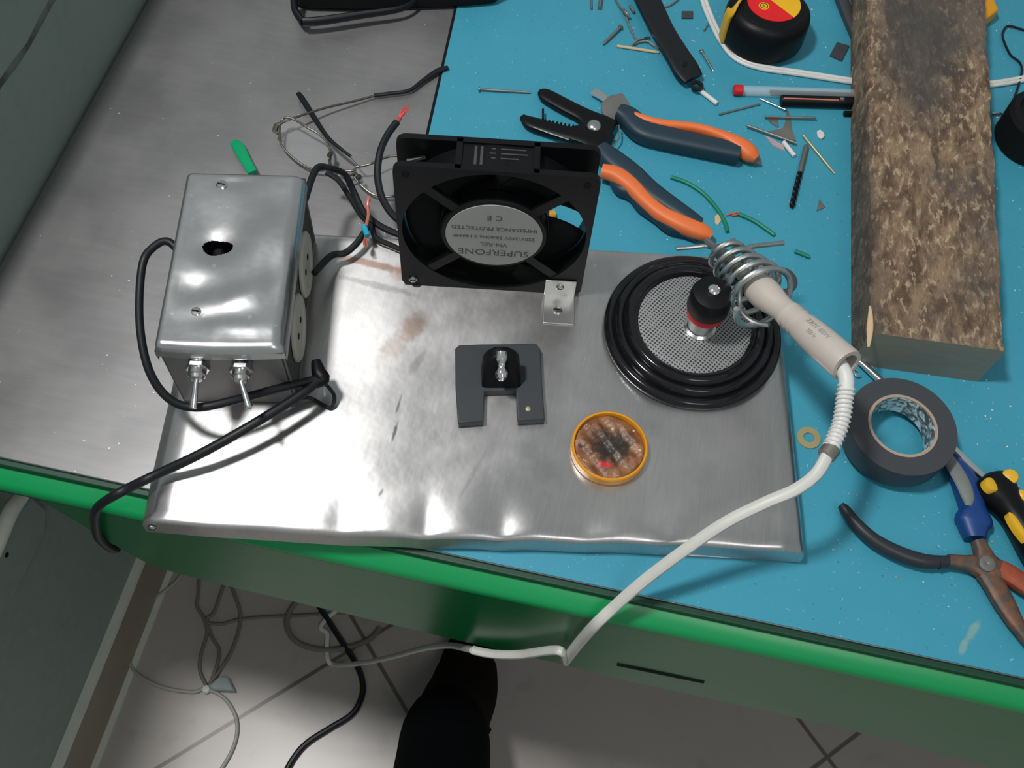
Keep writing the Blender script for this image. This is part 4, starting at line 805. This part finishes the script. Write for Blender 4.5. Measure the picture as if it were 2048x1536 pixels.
rod('metal_rod', 'slanting grey rod over the lower metal scrap', 'rod', (1494, 251), (1592, 286), .0011, 'dullsteel', z=MZ + .0030)
rod('pin', 'slim gold toned pin lying right of the drill bit', 'pin', (1607, 272), (1669, 347), .0010, 'gold', taper=.5, head=.0012)
chip('metal_scrap', 'upper small bent triangular metal scrap', 'scrap', ((1530, 232), (1556, 236), (1557, 254), (1544, 247)), .0012, 'dullsteel')
chip('metal_scrap', 'three pointed grey metal scrap below the rod', 'scrap', ((1574, 218), (1581, 232), (1583, 255), (1592, 281), (1560, 274), (1537, 263), (1566, 256), (1572, 240)), .0012, 'dullsteel')
chip('metal_scrap', 'lone triangular scrap below the drill bit', 'scrap', ((1639, 398), (1651, 414), (1634, 421)), .0010, 'dullsteel')
chip('plastic_scrap', 'pinkish clear plastic scrap beside the white tube', 'scrap', ((1530, 271), (1541, 276), (1566, 290), (1570, 302), (1545, 290)), .0010, 'pinkclear')
chip('rubber_square', 'dark grey rectangle lying near the top right of the strap', 'rubber piece', ((1364, 22), (1386, 22), (1386, 36), (1364, 36)), .0012, 'darkgrey')
chip('rubber_square', 'larger dark rectangle lying between tape measure and block', 'rubber piece', ((1674, 84), (1699, 91), (1684, 121), (1660, 110)), .0015, 'darkgrey')
# drill bit
t = thing('drill_bit', 'dark twist drill bit lying point down on the mat', 'drill bit', at(1612, 292, MZ)); z = MZ + .0022; A_, B_ = at(1613, 291, z), at(1583, 416, z); d_ = B_ - A_; L = d_.length
m = MB(); m.lathe([(0, 0), (.0018, .0003), (.0020, .001), (.0020, L * .45), (0, L * .45)], axis(A_, d_), 18); obj('shank', m, M['dullsteel'], t)
m = MB(); ns = 90; vs = []; fs = []; Ax = axis(A_, d_); sg = 16
for i in range(ns + 1):
    f_ = i / ns; zz = L * .45 + L * .55 * f_; tw = f_ * 2 * math.pi * 3.2; tp = 1 if f_ < .95 else max(.05, (1 - f_) / .05)
    for k in range(sg):
        a_ = 2 * math.pi * k / sg; r = .0021 * tp * (1 - .42 * max(0, math.cos(2 * a_)) ** 2); vs.append(Ax @ Vector((r * math.cos(a_ + tw), r * math.sin(a_ + tw), zz)))
for i in range(ns):
    for k in range(sg): fs.append([i * sg + k, i * sg + (k + 1) % sg, (i + 1) * sg + (k + 1) % sg, (i + 1) * sg + k])
m.add(vs, fs); obj('fluted_tip', m, M['black'], t)
# green wires
def gw(label, pts, strand=None):
    m = MB(); m.tube([V3(px, py, MZ + .0016) for px, py in pts], .0015, 6, 10); o = obj('green_wire', m, M['greenwire'], loc=V3(*pts[0], MZ)); tag(o, label, 'wire', None)
    if strand: strands(o, V3(*strand[0], MZ + .002), at(*strand[1]) - at(*strand[0]), 4, .005)
gw('long green wire curving from the lower stripper handle to the coil', ((1342, 354), (1375, 366), (1408, 388), (1436, 420), (1450, 445), (1455, 464)))
gw('short green wire with copper end crossing the long one', ((1478, 428), (1505, 440), (1530, 456), (1549, 470)), ((1478, 428), (1460, 430)))
gw('tiny green wire piece right of the coil', ((1590, 502), (1605, 508), (1619, 514)))
m = MB(); m.tube([V3(1452, 430, .002), V3(1466, 427, .0025), V3(1480, 427, .002)], .0008, 3, 8); o = obj('copper_offcut', m, M['copper']); tag(o, 'short copper offcut between the two green wires', 'wire')
chip('tape_scrap', 'small beige paper scrap beside the long green wire', 'scrap', ((1430, 432), (1438, 426), (1442, 440), (1436, 450), (1430, 446)), .0006, 'wood')
rod('plastic_stub', 'small amber stub on the mat seen through the right side of the fan', 'stub', (1094, 430), (1110, 428), .0028, 'amber')
# rings and washers
q = at(1617, 876, .0012); m = MB(); m.lathe([(.0036, 0), (.0078, 0), (.0078, .0011), (.0036, .0011), (.0036, 0)], Matrix.Translation((q.x, q.y, MZ)), 40); o = obj('washer', m, M['gold']); tag(o, 'brass coloured washer between the platform and the tape roll', 'washer')
q = at(1563, 560, .002); m = MB(); m.lathe([(.0078, 0), (.0112, 0), (.0112, .0014), (.0078, .0014), (.0078, 0)], Matrix.Translation((q.x, q.y, MZ)), 44); o = obj('rubber_ring', m, M['darkgrey']); tag(o, 'dark grey flat ring lying behind the wire coil', 'ring')
m = MB(); m.tube([V3(1715, 742, .003), V3(1708, 738, .003), V3(1712, 752, .003), V3(1722, 752, .003)], .0006, 5, 8); o = obj('wire_offcut', m, M['steel']); tag(o, 'tiny silver wire curl by the soldering iron handle end', 'wire')
rod('nail', 'dark nail at the top edge left of the other', 'nail', (1183, 18), (1182, -14), .0009, 'dullsteel')
rod('nail', 'thicker brown nail at the top edge left of the strap', 'nail', (1199, 17), (1204, -18), .0016, 'dullsteel')
m = MB(); m.tube([V3(1228, -6, .002), V3(1240, 14, .003), V3(1250, 26, .004), V3(1256, 45, .003), V3(1268, 72, .002), V3(1276, 84, .002), V3(1268, 90, .002)], .0009, 6, 8)
m.tube([V3(1246, 20, .005), V3(1252, 26, .006), V3(1258, 34, .004)], .0016, 4, 8); m.tube([V3(1260, 12, .004), V3(1268, 24, .004)], .0012, 3, 8)
o = obj('wire_offcut', m, M['dullsteel']); tag(o, 'crooked silver wire left of the black strap top', 'wire')
m = MB(); m.tube([V3(1274, 86, .002), V3(1292, 82, .003), V3(1306, 90, .003), V3(1318, 98, .002)], .0009, 5, 8); m.tube([V3(1262, 92, .002), V3(1276, 80, .003), V3(1300, 74, .003)], .0008, 4, 8); o = obj('wire_offcut', m, M['steel']); tag(o, 'bent silver wire lying over the pale wooden stick', 'wire')
m = MB(); m.tube([V3(1322, 16, .002), V3(1340, 11, .002), V3(1358, -2, .002)], .0008, 4, 8); o = obj('wire_offcut', m, M['dullsteel']); tag(o, 'thin grey wire just right of the strap at the top edge', 'wire')
rod('nail', 'tiny nail beside the yellow stripe of the tape measure', 'nail', (1408, 62), (1418, 46), .0007, 'dullsteel')
# dark bar left of the block, yellow piece behind it
m = MB(); m.sweep([V3(1662, -60, .006) + (.0045, .004), V3(1684, 0, .006) + (.0050, .004), V3(1712, 78, .005) + (.0032, .003), V3(1724, 110, .004) + (.0015, .002)], 4, 12, e=3.5); o = obj('file_tool', m, M['darkgrey']); tag(o, 'dark narrow bar leaning beside the far left side of the block', 'tool')
m = MB(); m.prism([(p.x, p.y) for p in [at(*p, .014) for p in ((1955, -30), (1985, -14), (1999, 18), (1972, 38), (1950, 30))]], MZ, .014); o = obj('plastic_wedge', m, M['amber'], bevel=.002); tag(o, 'amber yellow plastic piece behind the wooden block', 'plastic piece')
# black reel at the right edge with its string
rc = at(2095, 232, .030)
t = thing('cable_reel', 'black round reel cut off by the right picture edge', 'reel', (rc.x, rc.y, MZ))
m = MB(); RMx = Matrix.Translation((rc.x, rc.y, MZ)); m.lathe([(.010, 0), (.026, 0), (.0285, .003), (.0285, .028), (.026, .0315), (.022, .032), (.020, .028), (.012, .026), (.010, .020), (.010, 0)], RMx, 64); obj('reel_body', m, M['blackmatte'], t)
m = MB(); m.lathe([(0, .004), (.0098, .004), (.0098, .024), (0, .022)], RMx, 32); obj('hub', m, M['cream'], t)
m = MB(); m.tube([tuple(rc + Vector((-.018, .018, -.026))), V3(2044, 140, .003), V3(2020, 108, .003), V3(2006, 76, .003), V3(2008, 60, .003), V3(2018, 52, .003), V3(2048, 60, .003), V3(2080, 70, .003)], .0009, 6, 8); obj('string', m, M['cable'], t)
m = MB(); m.tube([V3(1984, 228, .003), V3(2004, 226, .004)], .0010, 1, 8); o = obj('wire_offcut', m, M['steel']); tag(o, 'short silver wire between the block and the black reel', 'wire')
m = MB(); m.tube([V3(1992, 280, .002), V3(2006, 287, .002), V3(2020, 296, .002)], .0006, 3, 8); o = obj('wire_offcut', m, M['copper']); tag(o, 'thin copper wire between the block and the black reel', 'wire')
# small crumbs nobody could count
m = MB(); rr = random.Random(3)
for k in range(420):
    x, y = rr.uniform(.36, .82), rr.uniform(.2, .62)
    if rr.random() < .25: y = rr.uniform(.03, .2); x = rr.uniform(.58, .75)
    if .18 < x < .60 and y < .26 and not (x > .585): continue
    s_ = rr.uniform(.0002, .0007) * (1.3 if rr.random() < .1 else 1); a_ = rr.uniform(0, 3.14)
    m.box((0, 0, 0), (s_ * 2, s_ * 1.3, s_), T(x, y, MZ + s_ / 2, a_), 0 if rr.random() < .6 else 1)
n = NT('metal_crumb'); n.set(n.mix(n.noise(100), (.3, .3, .3), (.5, .5, .5)), .4, .3)
o = obj('crumbs', m, [M['white'], n.m], loc=(.5, .3, MZ)); tag(o, 'fine crumbs and filings scattered over the blue mat', 'crumbs', kind='stuff')
# ================================================================ BLACK CASE AT THE TOP
t = thing('power_drill_case', 'dark tool case with a carry strap at the top edge', 'case', at(720, -40, 0))
bp = [at(*p, .035) for p in ((575, -120), (572, -58), (596, -46), (700, -44), (790, -46), (930, -50), (1000, -56), (1010, -150), (580, -190))]
m = MB(); m.prism([(p.x, p.y) for p in bp], .001, .035); obj('shell', m, M['blackmatte'], t, bevel=.006)
m = MB(); m.sweep([V3(606, 44, .012) + (.0030, .0040), V3(640, 42, .012) + (.0030, .0040), V3(720, 30, .012) + (.0026, .0036), V3(800, 18, .012) + (.0018, .0030), V3(830, 0, .012) + (.0015, .0025)], 5, 12); obj('strap', m, M['cable'], t)
m = MB(); m.sweep([V3(606, 44, .012) + (.0028, .004), V3(590, 20, .014) + (.0028, .004), V3(588, -10, .018) + (.003, .004)], 5, 12); obj('strap_end', m, M['cable'], t)
# ================================================================ FLOOR CABLES
def fl_(pts, r, mt, name, label, cat='cable', lift=()):
    m = MB(); m.tube([V3(px, py, FLOOR + r + .0003 + (lift[i] if i < len(lift) else 0)) for i, (px, py) in enumerate(pts)], r, 8, 10); o = obj(name, m, M[mt], loc=V3(*pts[0], FLOOR)); tag(o, label, cat); return o
fl_(((385, 1120), (350, 1165), (312, 1195), (285, 1225), (263, 1262), (254, 1300), (262, 1332), (285, 1356), (330, 1376), (385, 1384), (412, 1378), (448, 1396), (470, 1430), (474, 1465), (462, 1505), (435, 1550)), .0020, 'dimcord', 'floor_cable', 'pale thin cable looping against the skirting tiles on the floor', lift=(0, 0, 0, .006, .012, .008, 0))
fl_(((400, 1130), (396, 1190), (394, 1212), (408, 1238), (414, 1268), (402, 1310), (400, 1342), (414, 1374)), .0019, 'greycord', 'floor_cable', 'grey cable strand coming down left of the floor loops')
fl_(((470, 1120), (444, 1180), (428, 1225), (414, 1240), (424, 1275), (438, 1300), (434, 1330), (418, 1372)), .0019, 'greycord', 'floor_cable', 'grey cable crossing inside the floor loop beside the plug')
fl_(((440, 1120), (466, 1182), (480, 1225), (477, 1262), (462, 1305), (440, 1340), (420, 1368)), .0020, 'greycord', 'floor_cable', 'darker bowed grey cable on the right of the floor loop')
fl_(((414, 1246), (446, 1248), (475, 1240), (530, 1234), (600, 1231), (680, 1226), (760, 1222)), .0018, 'greycord', 'floor_cable', 'straight grey cable linking the two floor loops')
fl_(((610, 1190), (584, 1215), (573, 1245), (584, 1275), (612, 1293), (655, 1300), (700, 1294), (740, 1278), (760, 1255)), .0030, 'greycord', 'floor_cable', 'thick dark grey cable loop partly under the table front')
fl_(((610, 1170), (646, 1224), (674, 1268), (708, 1320), (724, 1358), (724, 1392), (704, 1428), (660, 1456), (615, 1485), (588, 1515), (565, 1556)), .0032, 'cable', 'floor_cable', 'black cable snaking from under the table over the floor')
t = thing('cable_plug', 'small translucent plug with a white tip on the floor cables', 'plug', at(425, 1375, FLOOR))
m = MB(); m.prism([(p.x, p.y) for p in [at(*p, FLOOR + .01) for p in ((414, 1372), (438, 1352), (456, 1352), (470, 1382), (424, 1380))]], FLOOR + .0002, FLOOR + .010); obj('plug_body', m, M['frost'], t, bevel=.002)
q = at(411, 1377, FLOOR + .008); m = MB(); m.lathe([(0, 0), (.0036, 0), (.0046, .003), (.0036, .006), (0, .007)], Matrix.Translation((q.x, q.y, FLOOR + .001)), 24); obj('white_tip', m, M['white'], t, label='round white tip')
# ================================================================ PERSON: one leg in view
t = thing('person', 'dark leg and foot of a person standing in front of the table', 'person', (.345, -.03, FLOOR))
m = MB(); z0 = FLOOR
sec = [(.372, .118, z0 + .016, .010, .012), (.370, .105, z0 + .020, .020, .018)]
for (px, py, zz, w, th) in ((940, 1306, .026, .026, .025), (934, 1345, .031, .032, .030), (926, 1385, .038, .0355, .037), (910, 1425, .050, .037, .048), (897, 1465, .066, .037, .058), (888, 1505, .090, .038, .062), (884, 1550, .125, .038, .054), (882, 1610, .175, .040, .048), (880, 1720, .250, .046, .052), (876, 1850, .320, .050, .055), (870, 2000, .390, .052, .056)):
    p = at(px, py, z0 + zz); sec.append((p.x, p.y, z0 + zz, w, th))
m.sweep(sec, 5, 28, e=2.3)
body = obj('body', m, M['brown'], t, angle=180)
m = MB(); hl = [(.336, -.095, z0 + .010, .022, .006), (.335, -.102, z0 + .025, .026, .022), (.333, -.108, z0 + .045, .028, .026), (.331, -.11, z0 + .075, .026, .026)]
hx_ = sec[7]; m.sweep([(hx_[0] + .010, hx_[1] + .05, z0 + .019, .030, .0185), (hx_[0], hx_[1] + .010, z0 + .021, .028, .0205), (hx_[0] - .004, hx_[1] - .022, z0 + .028, .025, .026), (hx_[0] - .006, hx_[1] - .042, z0 + .034, .014, .018)], 5, 20, e=2.2)
me2 = obj('heel', m, M['brown'], body)
m = MB(); m.sweep([(p[0], p[1], p[2], p[3] + .006, p[4] + .005) for p in sec[7:]], 5, 28); obj('trouser_leg', m, M['trouser'], t, label='black trouser leg', angle=180)
